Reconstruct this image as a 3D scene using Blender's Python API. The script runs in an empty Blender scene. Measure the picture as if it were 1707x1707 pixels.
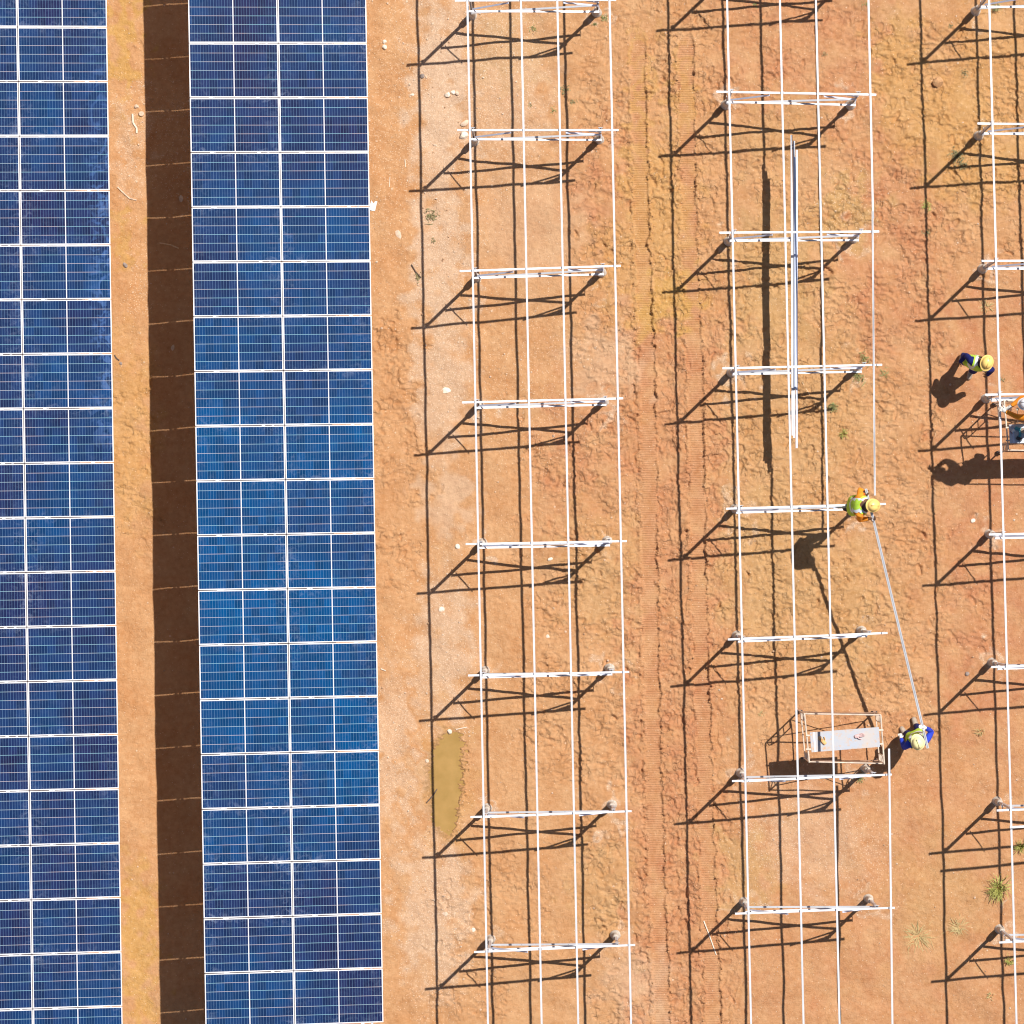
import bpy, bmesh, math, random
import numpy as np
from mathutils import Vector, Matrix, Quaternion

random.seed(7)
RNG = np.random.default_rng(11)
scene = bpy.context.scene
COL = scene.collection
R = math.radians

# ------------------------------------------------------------------ survey constants
H = 82.0            # flying height of the drone (m)
S = 86.3            # photo pixels per metre at ground level
NX, NY = 900.0, 937.0   # pixel straight below the drone

def W(px, py, h=0.0):
    """surveyed pixel + height above ground -> world point"""
    k = 1.0 - h / H
    return Vector(((px - NX) / S * k, (NY - py) / S * k, h))

# ------------------------------------------------------------------ camera
cam = bpy.data.cameras.new('camera')
cam_o = bpy.data.objects.new('camera', cam)
COL.objects.link(cam_o)
cam_o.location = (0, 0, H)
cam_o.rotation_euler = (0, 0, 0)
cam.sensor_width = 36.0
cam.lens = 36.0 * H * S / 1707.0
cam.shift_x = -(NX - 853.5) / 1707.0
cam.shift_y = (NY - 853.5) / 1707.0
cam.clip_start = 1.0
cam.clip_end = 4000.0
scene.camera = cam_o

# ------------------------------------------------------------------ light
SUN_EL = R(60.6)
AZ = Vector((0.72, 0.69)).normalized()
sun_dir = Vector((AZ.x * math.cos(SUN_EL), AZ.y * math.cos(SUN_EL), math.sin(SUN_EL)))
sun = bpy.data.lights.new('sun', 'SUN')
sun.energy = 5.0
sun.angle = R(0.53)
sun.color = (1.0, 0.965, 0.91)
sun_o = bpy.data.objects.new('sun', sun)
COL.objects.link(sun_o)
sun_o.rotation_mode = 'QUATERNION'
sun_o.rotation_quaternion = sun_dir.to_track_quat('Z', 'Y')
sun_o.location = (20, 20, 60)

world = bpy.data.worlds.new('World')
scene.world = world
world.use_nodes = True
wn = world.node_tree
for n in list(wn.nodes):
    wn.nodes.remove(n)
sky = wn.nodes.new('ShaderNodeTexSky')
sky.sky_type = 'NISHITA'
sky.sun_disc = False
sky.sun_elevation = SUN_EL
sky.sun_rotation = math.atan2(AZ.x, AZ.y)
sky.altitude = 300
sky.dust_density = 1.0
bg = wn.nodes.new('ShaderNodeBackground')
bg.inputs[1].default_value = 0.060
wo = wn.nodes.new('ShaderNodeOutputWorld')
wn.links.new(sky.outputs[0], bg.inputs[0])
wn.links.new(bg.outputs[0], wo.inputs[0])

vs = scene.view_settings
vs.view_transform = 'Standard'
vs.look = 'None'
vs.exposure = 0.12
vs.gamma = 1.0
scene.render.resolution_x = 1024
scene.render.resolution_y = 1024
scene.cycles.filter_width = 1.15

# ------------------------------------------------------------------ material helpers
class NT:
    def __init__(s, name):
        s.m = bpy.data.materials.new(name)
        s.m.use_nodes = True
        s.t = s.m.node_tree
        for n in list(s.t.nodes):
            s.t.nodes.remove(n)
        s.out = s.t.nodes.new('ShaderNodeOutputMaterial')
        s.b = s.t.nodes.new('ShaderNodeBsdfPrincipled')
        s.t.links.new(s.b.outputs[0], s.out.inputs[0])
    def n(s, typ, **kw):
        nd = s.t.nodes.new(typ)
        for k, v in kw.items():
            setattr(nd, k, v)
        return nd
    def put(s, sock, v):
        if isinstance(v, bpy.types.NodeSocket):
            s.t.links.new(v, sock)
        elif isinstance(v, (tuple, list)):
            sock.default_value = (*v, 1.0) if len(v) == 3 and len(sock.default_value) == 4 else v
        else:
            sock.default_value = v
    def math(s, op, a, b=0.0, c=0.0, clamp=False):
        nd = s.n('ShaderNodeMath', operation=op, use_clamp=clamp)
        s.put(nd.inputs[0], a); s.put(nd.inputs[1], b); s.put(nd.inputs[2], c)
        return nd.outputs[0]
    def mix(s, f, a, b, blend='MIX'):
        nd = s.n('ShaderNodeMix', data_type='RGBA', blend_type=blend)
        s.put(nd.inputs[0], f); s.put(nd.inputs[6], a); s.put(nd.inputs[7], b)
        return nd.outputs[2]
    def noise(s, scale, detail=3.0, rough=0.5, vec=None, dist=0.0):
        nd = s.n('ShaderNodeTexNoise')
        s.put(nd.inputs['Scale'], scale); s.put(nd.inputs['Detail'], detail)
        s.put(nd.inputs['Roughness'], rough); s.put(nd.inputs['Distortion'], dist)
        if vec is not None:
            s.put(nd.inputs['Vector'], vec)
        return nd.outputs[0]
    def ramp(s, v, lo, hi):
        nd = s.n('ShaderNodeMapRange', clamp=True)
        s.put(nd.inputs[0], v); nd.inputs[1].default_value = lo; nd.inputs[2].default_value = hi
        return nd.outputs[0]
    def objvec(s):
        return s.n('ShaderNodeTexCoord').outputs['Object']
    def posvec(s):
        return s.n('ShaderNodeNewGeometry').outputs['Position']
    def base(s, c, rough=0.6, metal=0.0, spec=0.5):
        s.put(s.b.inputs['Base Color'], c); s.put(s.b.inputs['Roughness'], rough)
        s.put(s.b.inputs['Metallic'], metal); s.put(s.b.inputs['Specular IOR Level'], spec)
    def bump(s, h, strength=0.5, dist=0.01):
        nd = s.n('ShaderNodeBump')
        nd.inputs['Strength'].default_value = strength
        nd.inputs['Distance'].default_value = dist
        s.put(nd.inputs['Height'], h)
        s.t.links.new(nd.outputs[0], s.b.inputs['Normal'])

def simple(name, col, rough=0.6, metal=0.0, var=0.12, scale=8.0, spec=0.5, bump=0.0):
    m = NT(name)
    nz = m.noise(scale, 4.0, 0.6, m.posvec())
    dark = tuple(c * (1 - var) for c in col)
    light = tuple(min(1, c * (1 + var)) for c in col)
    m.base(m.mix(m.ramp(nz, 0.3, 0.7), dark, light), rough, metal, spec)
    if bump:
        m.bump(nz, bump, 0.01)
    return m.m

M = {}
M['steel'] = simple('galvanised_steel', (0.63, 0.635, 0.665), 0.42, 0.2, 0.12, 1.5)
M['steel_dull'] = simple('dull_galvanised_steel', (0.64, 0.70, 0.86), 0.5, 0.0, 0.08, 3.0)
M['bolt'] = simple('bolt_steel', (0.42, 0.42, 0.47), 0.4, 0.7, 0.1)
M['alu'] = simple('aluminium_frame', (0.84, 0.83, 0.85), 0.4, 0.1, 0.03, 5.0)
M['backsheet'] = simple('white_backsheet', (0.7, 0.7, 0.7), 0.6)
M['black_plastic'] = simple('black_plastic', (0.03, 0.03, 0.035), 0.45)
M['concrete'] = simple('concrete', (0.60, 0.53, 0.45), 0.9, 0, 0.25, 30.0, 0.3, 0.6)
M['rock'] = simple('pale_rock', (0.66, 0.50, 0.37), 0.9, 0, 0.2, 14.0, 0.2, 0.6)
M['grit'] = simple('brown_grit', (0.52, 0.33, 0.20), 0.9, 0, 0.2, 14.0, 0.2)
M['white_rock'] = simple('white_rock', (0.80, 0.68, 0.55), 0.9, 0, 0.15, 14.0, 0.2, 0.6)
M['grey_rock'] = simple('grey_rock', (0.30, 0.24, 0.21), 0.9, 0, 0.25, 20.0, 0.2, 0.6)
M['red_rock'] = simple('red_clod', (0.56, 0.31, 0.15), 0.95, 0, 0.2, 25.0, 0.2, 0.8)
M['scaf'] = simple('scaffold_paint', (0.66, 0.54, 0.43), 0.55, 0.1, 0.25, 9.0)
M['rust'] = simple('rusty_tube', (0.36, 0.22, 0.15), 0.7, 0.2, 0.3, 9.0)
M['rubber'] = simple('rubber', (0.06, 0.05, 0.05), 0.8)
M['stick'] = simple('dry_wood', (0.75, 0.52, 0.30), 0.8, 0, 0.2, 20.0)
M['darkstick'] = simple('dark_wood', (0.12, 0.08, 0.06), 0.8, 0, 0.2, 20.0)
M['paper'] = simple('white_paper', (0.85, 0.84, 0.82), 0.8, 0, 0.04)
M['skin'] = simple('skin', (0.16, 0.085, 0.05), 0.55, 0, 0.08)
M['navy'] = simple('navy_cloth', (0.012, 0.02, 0.14), 0.85, 0, 0.2, 15.0, 0.2, 0.3)
M['royal'] = simple('blue_cloth', (0.03, 0.06, 0.50), 0.85, 0, 0.2, 15.0, 0.2, 0.3)
M['orange'] = simple('orange_cloth', (1.0, 0.32, 0.03), 0.8, 0, 0.15, 15.0, 0.2, 0.3)
M['dark_cloth'] = simple('dark_cloth', (0.03, 0.03, 0.05), 0.85, 0, 0.2, 15.0, 0.2)
M['boot'] = simple('dusty_boot', (0.42, 0.33, 0.25), 0.8, 0, 0.2, 20.0)
M['hat_yellow'] = simple('yellow_hard_hat', (0.95, 0.66, 0.20), 0.35, 0, 0.03)
M['hat_pale'] = simple('pale_yellow_hard_hat', (0.92, 0.85, 0.42), 0.35, 0, 0.03)
M['hat_white'] = simple('white_hard_hat', (0.85, 0.85, 0.88), 0.35, 0, 0.03)
M['hivis'] = simple('lime_hi_vis_cloth', (0.50, 0.75, 0.07), 0.75, 0, 0.2, 12.0, 0.2, 0.3)
M['tape'] = simple('reflective_tape', (0.72, 0.76, 0.76), 0.4, 0, 0.05)
M['glove_white'] = simple('white_glove', (0.8, 0.78, 0.72), 0.85)
M['glove_tan'] = simple('tan_glove', (0.75, 0.45, 0.18), 0.85)
M['glove_red'] = simple('red_white_glove', (0.62, 0.42, 0.40), 0.85, 0, 0.5, 30.0)
M['hair'] = simple('black_hair', (0.01, 0.008, 0.007), 0.8)
M['eye'] = simple('eye', (0.02, 0.015, 0.01), 0.3)
M['teal'] = simple('teal_plastic', (0.06, 0.32, 0.38), 0.4)
M['cup'] = simple('purple_cap', (0.16, 0.08, 0.14), 0.4)
M['rope'] = simple('pale_rope', (0.75, 0.66, 0.5), 0.9)

# deck board of the scaffold: pale blue grey paint, rust and mud scuffs
m = NT('scaffold_deck')
v = m.posvec()
c = m.mix(m.ramp(m.noise(3.5, 4, 0.6, v), 0.40, 0.62), (0.42, 0.45, 0.51), (0.52, 0.46, 0.42))
c = m.mix(m.ramp(m.noise(9, 5, 0.7, v), 0.55, 0.70), c, (0.60, 0.36, 0.20))
m.base(c, 0.5, 0.1)
M['deck'] = m.m
m = NT('clean_deck')
c = m.mix(m.ramp(m.noise(5, 4, 0.6, m.posvec()), 0.35, 0.7), (0.54, 0.57, 0.64), (0.62, 0.62, 0.67))
m.base(c, 0.5, 0.1)
M['deck2'] = m.m

# grass
def grass_mat(name, a, b):
    m = NT(name)
    c = m.mix(m.ramp(m.noise(14, 3, 0.6, m.posvec()), 0.35, 0.65), a, b)
    m.base(c, 0.7, 0.0, 0.3)
    return m.m
M['grass_green'] = grass_mat('green_grass', (0.24, 0.26, 0.09), (0.40, 0.36, 0.15))
M['grass_lime'] = grass_mat('lime_grass', (0.34, 0.36, 0.08), (0.50, 0.46, 0.14))
M['grass_dark'] = grass_mat('dark_weed', (0.22, 0.20, 0.09), (0.36, 0.30, 0.15))
M['grass_dry'] = grass_mat('dry_grass', (0.60, 0.43, 0.20), (0.50, 0.42, 0.19))

# ---- solar glass
m = NT('solar_cells')
uvn = m.n('ShaderNodeUVMap'); uvn.uv_map = 'UVMap'
sep = m.n('ShaderNodeSeparateXYZ'); m.put(sep.inputs[0], uvn.outputs[0])
U, V = sep.outputs[0], sep.outputs[1]
def band(coord, period, w, off=0.0):
    f = m.math('FRACT', m.math('DIVIDE', m.math('ADD', coord, off), period))
    d = m.math('ABSOLUTE', m.math('SUBTRACT', f, 0.5))
    return m.math('GREATER_THAN', d, 0.5 - w / period / 2)
GL, GW = 1.638, 0.9802          # glass size inside the frame (m)
um = m.math('MULTIPLY', m.math('SUBTRACT', U, 0.5), GL)
vm = m.math('MULTIPLY', V, GW)
row = band(vm, GW / 6, 0.0075)
au = m.math('ABSOLUTE', um)
bus = band(au, 0.0516, 0.0065, 0.0)
centre = m.math('LESS_THAN', au, 0.0085)
eu = m.math('GREATER_THAN', au, GL / 2 - 0.004)
ev = m.math('GREATER_THAN', m.math('ABSOLUTE', m.math('SUBTRACT', V, 0.5)), 0.5 - 0.004 / GW)
white = m.math('MAXIMUM', m.math('MAXIMUM', centre, eu), ev)
pos = m.posvec()
big = m.ramp(m.noise(0.42, 3, 0.6, pos), 0.40, 0.64)
oi = m.n('ShaderNodeObjectInfo').outputs['Random']
# every half module is a batch of its own
half = m.math('GREATER_THAN', U, 0.5)
hv = m.math('FRACT', m.math('ADD', m.math('MULTIPLY', oi, 7.31), m.math('MULTIPLY', half, 0.41)))
tone = m.math('ADD', m.math('MULTIPLY', big, 0.68), m.math('MULTIPLY', hv, 0.32), clamp=True)
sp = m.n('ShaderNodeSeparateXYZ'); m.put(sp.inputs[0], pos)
sky_mid = m.math('MULTIPLY', m.ramp(sp.outputs[1], -7.0, -3.0), m.math('SUBTRACT', 1.0, m.ramp(sp.outputs[1], 2.5, 6.5)))  # sky reflection over the middle of the wide row, painted into cell tone
sky_mid = m.math('MULTIPLY', sky_mid, m.ramp(sp.outputs[0], -8.5, -6.5))
tone = m.math('ADD', m.math('MULTIPLY', tone, 0.72), m.math('MULTIPLY', sky_mid, 0.42), clamp=True)
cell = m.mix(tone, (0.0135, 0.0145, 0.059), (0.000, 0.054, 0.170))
wn_ = m.n('ShaderNodeTexWhiteNoise', noise_dimensions='3D')
cmb = m.n('ShaderNodeCombineXYZ')
m.put(cmb.inputs[0], m.math('FLOOR', m.math('DIVIDE', um, 0.1548))); m.put(cmb.inputs[1], m.math('FLOOR', m.math('DIVIDE', vm, GW / 6)))
m.put(cmb.inputs[2], m.math('MULTIPLY', oi, 91.7))
m.put(wn_.inputs['Vector'], cmb.outputs[0])
cv = m.math('ADD', m.math('MULTIPLY', wn_.outputs['Value'], 0.46), 0.76)
cc = m.n('ShaderNodeVectorMath', operation='SCALE'); m.put(cc.inputs[0], cell); m.put(cc.inputs['Scale'], cv)
cell = cc.outputs[0]
fine = m.noise(4.0, 6, 0.7, pos)
cell = m.mix(m.math('MULTIPLY', m.ramp(fine, 0.5, 0.75), 0.45), cell, (0.022, 0.045, 0.125))
# dust: streaky film, heavier towards the lower (right) edge and corners
dn = m.ramp(m.noise(7.0, 8, 0.75, pos, 1.2), 0.50, 0.78)
edge = m.math('ADD', m.ramp(m.math('ABSOLUTE', m.math('SUBTRACT', U, 0.5)), 0.30, 0.5),
              m.ramp(m.math('ABSOLUTE', m.math('SUBTRACT', V, 0.5)), 0.36, 0.5))
dn = m.math('MULTIPLY', dn, m.math('ADD', m.math('MULTIPLY', edge, 0.40), 0.09), clamp=True)
sm_ = m.math('MULTIPLY', m.ramp(U, 0.70, 0.90), m.ramp(m.noise(3.2, 5, 0.6, pos, 1.5), 0.50, 0.60))
sm_ = m.math('MULTIPLY', sm_, m.math('MULTIPLY', m.ramp(sp.outputs[1], 1.5, 3.0), m.math('SUBTRACT', 1.0, m.ramp(sp.outputs[1], 7.5, 10.5))))
sm_ = m.math('MULTIPLY', sm_, m.math('MULTIPLY', m.ramp(sp.outputs[0], -9.9, -9.4), m.math('SUBTRACT', 1.0, m.ramp(sp.outputs[0], -8.1, -7.5))))
cell = m.mix(m.math('MULTIPLY', sm_, 0.75), cell, (0.055, 0.12, 0.30))
patch = m.ramp(m.noise(0.55, 1, 0.5, pos), 0.42, 0.62)
dn = m.math('MULTIPLY', dn, m.math('ADD', m.math('MULTIPLY', patch, 1.0), 0.3), clamp=True)
cell = m.mix(dn, cell, (0.24, 0.28, 0.40))
cell = m.mix(m.math('MULTIPLY', bus, 0.36), cell, (0.22, 0.38, 0.58))
rowc = m.mix(m.ramp(m.noise(1.6, 2, 0.5, pos), 0.4, 0.6), (0.40, 0.72, 0.80), (0.80, 0.68, 0.68))
cell = m.mix(m.math('MULTIPLY', row, 0.58), cell, rowc)
cell = m.mix(white, cell, (0.82, 0.80, 0.82))
m.base(cell, 0.14, 0.0, 0.22)
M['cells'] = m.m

# ---- earth
m = NT('red_earth')
pos = m.posvec()
ga = m.n('ShaderNodeAttribute', attribute_name='ga')
gb = m.n('ShaderNodeAttribute', attribute_name='gb')
sa = m.n('ShaderNodeSeparateColor'); m.put(sa.inputs[0], ga.outputs[0])
sb = m.n('ShaderNodeSeparateColor'); m.put(sb.inputs[0], gb.outputs[0])
wet, pale, green = sa.outputs
red, gravel, track = sb.outputs
damp = gb.outputs['Alpha']
churned = ga.outputs['Alpha']
c = m.mix(m.ramp(m.noise(1.3, 5, 0.6, pos), 0.35, 0.66), (0.530, 0.245, 0.094), (0.600, 0.325, 0.150))
c = m.mix(red, c, (0.500, 0.195, 0.085))
c = m.mix(m.math('MULTIPLY', pale, 0.95), c, (0.640, 0.440, 0.300))
c = m.mix(m.math('MULTIPLY', wet, 0.95), c, (0.560, 0.305, 0.070))
c = m.mix(m.math('MULTIPLY', green, 0.8), c, (0.490, 0.315, 0.105))
c = m.mix(m.ramp(m.noise(9.0, 6, 0.72, pos), 0.3, 0.72), m.mix(0.24, c, (0.26, 0.11, 0.045)), m.mix(0.22, c, (0.86, 0.62, 0.40)))
c = m.mix(m.math('MULTIPLY', m.ramp(m.noise(38.0, 4, 0.7, pos), 0.60, 0.78), 0.25), c, (0.34, 0.16, 0.08))
# pale grit embedded in the soil
vor = m.n('ShaderNodeTexVoronoi'); vor.inputs['Scale'].default_value = 14.0; m.put(vor.inputs['Vector'], pos)
vor.inputs['Randomness'].default_value = 1.0
vs1 = m.n('ShaderNodeSeparateColor'); m.put(vs1.inputs[0], vor.outputs['Color'])
size = m.math('MULTIPLY', m.math('POWER', vs1.outputs[0], 3.0), 0.36)
thr = m.math('GREATER_THAN', m.math('ADD', vs1.outputs[1], m.math('MULTIPLY', gravel, 0.80)), 1.05)
spot = m.math('MULTIPLY', m.ramp(m.math('SUBTRACT', size, vor.outputs['Distance']), 0.0, 0.06), thr)
c = m.mix(m.math('MULTIPLY', spot, 0.6), c, (0.80, 0.60, 0.43))
vor2 = m.n('ShaderNodeTexVoronoi'); vor2.inputs['Scale'].default_value = 42.0; m.put(vor2.inputs['Vector'], pos)
vs2 = m.n('ShaderNodeSeparateColor'); m.put(vs2.inputs[0], vor2.outputs['Color'])
thr2 = m.math('GREATER_THAN', m.math('ADD', vs2.outputs[0], m.math('MULTIPLY', gravel, 0.70)), 1.04)
spot2 = m.math('MULTIPLY', m.ramp(m.math('SUBTRACT', 0.42, vor2.outputs['Distance']), 0.0, 0.15), thr2)
c = m.mix(m.math('MULTIPLY', spot2, 0.55), c, (0.86, 0.68, 0.50))
c = m.mix(m.math('MULTIPLY', damp, 0.75), c, (0.32, 0.180, 0.075))
m.base(c, 0.95, 0.0, 0.12)
# small relief: crumbs and the ribs pressed by the crawler tracks
wv = m.n('ShaderNodeTexWave', wave_type='BANDS', bands_direction='Y')
wv.inputs['Scale'].default_value = 0.5 / 0.034 / 1.0 * 0.63
wv.inputs['Distortion'].default_value = 0.6
m.put(wv.inputs['Vector'], pos)
hgt = m.math('ADD', m.math('ADD', m.math('MULTIPLY', m.noise(20.0, 6, 0.75, pos, 0.6), 1.0), m.math('MULTIPLY', m.noise(60.0, 4, 0.7, pos), 0.35)),
             m.math('MULTIPLY', m.math('MULTIPLY', wv.outputs['Fac'], track), 0.28))
hgt = m.math('ADD', hgt, m.math('MULTIPLY', spot, 0.35))
# broken creases between trodden clods
mp = m.n('ShaderNodeMapping'); mp.inputs['Scale'].default_value = (1.25, 0.75, 1.0); m.put(mp.inputs['Vector'], pos)
wn3 = m.n('ShaderNodeTexNoise'); wn3.inputs['Scale'].default_value = 6.0; wn3.inputs['Detail'].default_value = 4; m.put(wn3.inputs['Vector'], pos)
wv3 = m.n('ShaderNodeVectorMath', operation='MULTIPLY_ADD'); m.put(wv3.inputs[0], wn3.outputs['Color']); wv3.inputs[1].default_value = (0.30, 0.30, 0.0); m.put(wv3.inputs[2], mp.outputs[0])
ve = m.n('ShaderNodeTexVoronoi', feature='DISTANCE_TO_EDGE'); ve.inputs['Scale'].default_value = 6.5; m.put(ve.inputs['Vector'], wv3.outputs[0])
cr = m.math('SUBTRACT', 1.0, m.ramp(ve.outputs['Distance'], 0.0, 0.085))
cr = m.math('MULTIPLY', cr, m.ramp(m.noise(4.5, 3, 0.6, pos), 0.45, 0.58))
hgt = m.math('SUBTRACT', hgt, m.math('MULTIPLY', m.math('MULTIPLY', cr, churned), 0.75))
m.bump(hgt, 0.8, 0.035)
M['earth'] = m.m

m = NT('muddy_water')
c = m.mix(m.ramp(m.noise(2.0, 4, 0.6, m.posvec()), 0.35, 0.65), (0.335, 0.205, 0.062), (0.42, 0.255, 0.088))
m.base(c, 0.12, 0.0, 0.4)
M['water'] = m.m

# ------------------------------------------------------------------ mesh helpers
class MB:
    def __init__(s):
        s.v = []; s.f = []; s.mi = []
    def add(s, verts, faces, mi=0):
        o = len(s.v)
        s.v += [tuple(v) for v in verts]
        s.f += [tuple(i + o for i in f) for f in faces]
        s.mi += [mi] * len(faces)
        return s
    def box(s, c, sz, rot=None, mi=0):
        c = Vector(c); hx, hy, hz = sz[0] / 2, sz[1] / 2, sz[2] / 2
        pts = [Vector((x, y, z)) for z in (-hz, hz) for y in (-hy, hy) for x in (-hx, hx)]
        if rot is not None:
            pts = [rot @ p for p in pts]
        s.add([p + c for p in pts], [(0, 2, 3, 1), (4, 5, 7, 6), (0, 1, 5, 4), (2, 6, 7, 3), (0, 4, 6, 2), (1, 3, 7, 5)], mi)
        return s
    def sweep(s, a, b, prof, up=Vector((0, 0, 1)), closed_caps=True, mi=0):
        a, b = Vector(a), Vector(b)
        d = (b - a).normalized()
        up = Vector(up)
        if abs(d.dot(up)) > 0.98:
            up = Vector((1, 0, 0))
        sx = d.cross(up).normalized(); uz = sx.cross(d).normalized()
        n = len(prof)
        va = [a + sx * p[0] + uz * p[1] for p in prof]
        vb = [b + sx * p[0] + uz * p[1] for p in prof]
        fs = [(i, (i + 1) % n, n + (i + 1) % n, n + i) for i in range(n)]
        fs += [tuple(reversed(range(n))), tuple(range(n, 2 * n))]
        s.add(va + vb, fs, mi)
        return s
    def tube(s, a, b, r, n=8, mi=0):
        prof = [(r * math.cos(2 * math.pi * i / n), r * math.sin(2 * math.pi * i / n)) for i in range(n)]
        return s.sweep(a, b, prof, mi=mi)
    def lathe(s, c, prof, n=16, sx=1.0, sy=1.0, rot=None, mi=0):
        vs_, fs = [], []
        c = Vector(c)
        for (r, z) in prof:
            for i in range(n):
                t = 2 * math.pi * i / n
                p = Vector((r * math.cos(t) * sx, r * math.sin(t) * sy, z))
                if rot is not None:
                    p = rot @ p
                vs_.append(p + c)
        for j in range(len(prof) - 1):
            for i in range(n):
                fs.append((j * n + i, j * n + (i + 1) % n, (j + 1) * n + (i + 1) % n, (j + 1) * n + i))
        fs.append(tuple(reversed(range(n))))
        fs.append(tuple((len(prof) - 1) * n + i for i in range(n)))
        s.add(vs_, fs, mi)
        return s
    def build(s, name, mats, parent=None, smooth=False):
        me = bpy.data.meshes.new(name)
        me.from_pydata(s.v, [], s.f)
        mats = mats if isinstance(mats, (list, tuple)) else [mats]
        for mm in mats:
            me.materials.append(M[mm])
        me.polygons.foreach_set('material_index', s.mi)
        if smooth:
            me.polygons.foreach_set('use_smooth', [True] * len(s.f))
        me.update()
        o = bpy.data.objects.new(name, me)
        COL.objects.link(o)
        if parent is not None:
            o.parent = parent
        return o

def tag(o, label=None, cat=None, group=None, kind=None):
    if label:
        assert len(label.split()) <= 16, label
        o['label'] = label
    if cat: o['category'] = cat
    if group: o['group'] = group
    if kind: o['kind'] = kind
    return o

def empty(name, loc=(0, 0, 0), rz=0.0):
    o = bpy.data.objects.new(name, None)
    o.empty_display_size = 0.3
    COL.objects.link(o)
    o.location = loc
    o.rotation_euler = (0, 0, rz)
    return o

def dup(root, mat=None, loc=None, rz=None, label=None, group=None):
    kids = [c for c in bpy.data.objects if c.parent == root]
    r = root.copy(); COL.objects.link(r)
    for ch in kids:
        gk = [g for g in bpy.data.objects if g.parent == ch]
        c = ch.copy(); COL.objects.link(c); c.parent = r
        for g in gk:
            d = g.copy(); COL.objects.link(d); d.parent = c
    if loc is not None: r.location = loc
    if rz is not None: r.rotation_euler = (0, 0, rz)
    if label: r['label'] = label
    if group: r['group'] = group
    return r

def cprof(w=0.035, h=0.041, t=0.003, lip=0.015, open_up=False):
    """lipped strut channel section (a single closed outline); open side down unless open_up"""
    a, b = w / 2, h / 2
    p = [(-a, b), (a, b), (a, -b), (a - lip, -b), (a - lip, -b + t), (a - t, -b + t), (a - t, b - t),
         (-a + t, b - t), (-a + t, -b + t), (-a + lip, -b + t), (-a + lip, -b), (-a, -b)]
    if open_up:
        p = [(x, -z) for (x, z) in reversed(p)]
    return p[::-1]

ORD = ['first', 'second', 'third', 'fourth', 'fifth', 'sixth', 'seventh', 'eighth', 'ninth', 'tenth', 'eleventh',
       'twelfth', 'thirteenth', 'fourteenth', 'fifteenth', 'sixteenth', 'seventeenth', 'eighteenth', 'nineteenth', 'twentieth', 'twenty-first', 'twenty-second']

# ------------------------------------------------------------------ ground relief
X0, X1 = (-70 - NX) / S, (1780 - NX) / S
Y0, Y1 = (NY - 1780) / S, (NY + 70) / S
NG = 1240
gx = np.linspace(X0, X1, NG); gy = np.linspace(Y0, Y1, NG)
DX = gx[1] - gx[0]
GX, GY = np.meshgrid(gx, gy)           # [row=y, col=x]
PXX = GX * S + NX; PYY = NY - GY * S   # survey pixels

def fnoise(wl, bw=0.45, ax=1.0, ay=1.0):
    """band limited noise of wavelength wl metres, unit variance"""
    fx = np.fft.fftfreq(NG, DX)[None, :] * ax
    fy = np.fft.fftfreq(NG, DX)[:, None] * ay
    f = np.sqrt(fx ** 2 + fy ** 2) + 1e-9
    g = np.exp(-(np.log(f * wl) / bw) ** 2 / 2)
    z = np.fft.ifft2(np.fft.fft2(RNG.standard_normal((NG, NG))) * g).real
    return z / z.std()

def sstep(a, b, x):
    t = np.clip((x - a) / (b - a), 0, 1)
    return t * t * (3 - 2 * t)

wob = fnoise(1.1, 0.7); wob2 = fnoise(0.45, 0.6); wobx = fnoise(0.8, 0.6); woby = fnoise(0.8, 0.6)
WX = PXX + wobx * 14 + wob2 * 6; WY = PYY + woby * 18 + wob2 * 6

def zone(x0, x1, y0, y1, fx=25, fy=50):
    return (sstep(x0 - fx, x0 + fx, WX) * (1 - sstep(x1 - fx, x1 + fx, WX)) *
            sstep(y0 - fy, y0 + fy, WY) * (1 - sstep(y1 - fy, y1 + fy, WY)))
def blob(cx, cy, rx, ry, soft=0.5):
    r = np.sqrt(((WX - cx) / rx) ** 2 + ((WY - cy) / ry) ** 2)
    return 1 - sstep(1 - soft, 1 + soft, r)

def mx(*a):
    r = a[0]
    for b in a[1:]:
        r = np.maximum(r, b)
    return r

churn = mx(zone(960, 1065, 120, 620), zone(1000, 1210, 560, 1800, 20), 0.9 * zone(870, 1060, 680, 1330, 40),
           zone(1040, 1215, -100, 640, 15), 1.0 * zone(1210, 1460, 240, 1200, 25), 0.55 * zone(1210, 1450, -100, 260, 25),
           zone(1440, 1570, 0, 1240, 20, 60), zone(1540, 1800, 40, 460, 30), 0.8 * zone(620, 700, 520, 960, 20),
           0.7 * zone(960, 1080, 1300, 1560, 30), 0.6 * zone(730, 840, 1390, 1800, 40), 0.45 * zone(950, 1060, -100, 130, 30),
           0.35 * zone(205, 245, 60, 160, 8), 0.7 * zone(205, 250, 600, 900, 10), 0.55 * zone(1560, 1660, 860, 1120, 40),
           0.5 * zone(800, 960, 1420, 1600, 40), 0.6 * zone(1290, 1430, 1140, 1240, 40))
lob = fnoise(1.6, 0.5)
churn = np.clip(churn * (0.75 + 0.25 * wob + 0.32 * lob), 0, 1)

# track centre lines
ty = np.array([-100, 60, 400, 650, 1000, 1400, 1800.])
tl = np.interp(PYY, ty, [1060, 1062, 1070, 1080, 1083, 1093, 1108])
tr = np.interp(PYY, ty, [1138, 1142, 1149, 1160, 1165, 1178, 1194])
def trackmask(tc, w=12.5):
    d = np.abs(PXX + wob2 * 1.5 - tc)
    return 1 - sstep(w - 1.5, w + 1.5, d), d
mL, dL = trackmask(tl); mR, dR = trackmask(tr)
tstart = sstep(40, 90, PYY + wob * 10)
mL = mL * tstart; mR = mR * tstart
tmask = mx(mL, mR)

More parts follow.
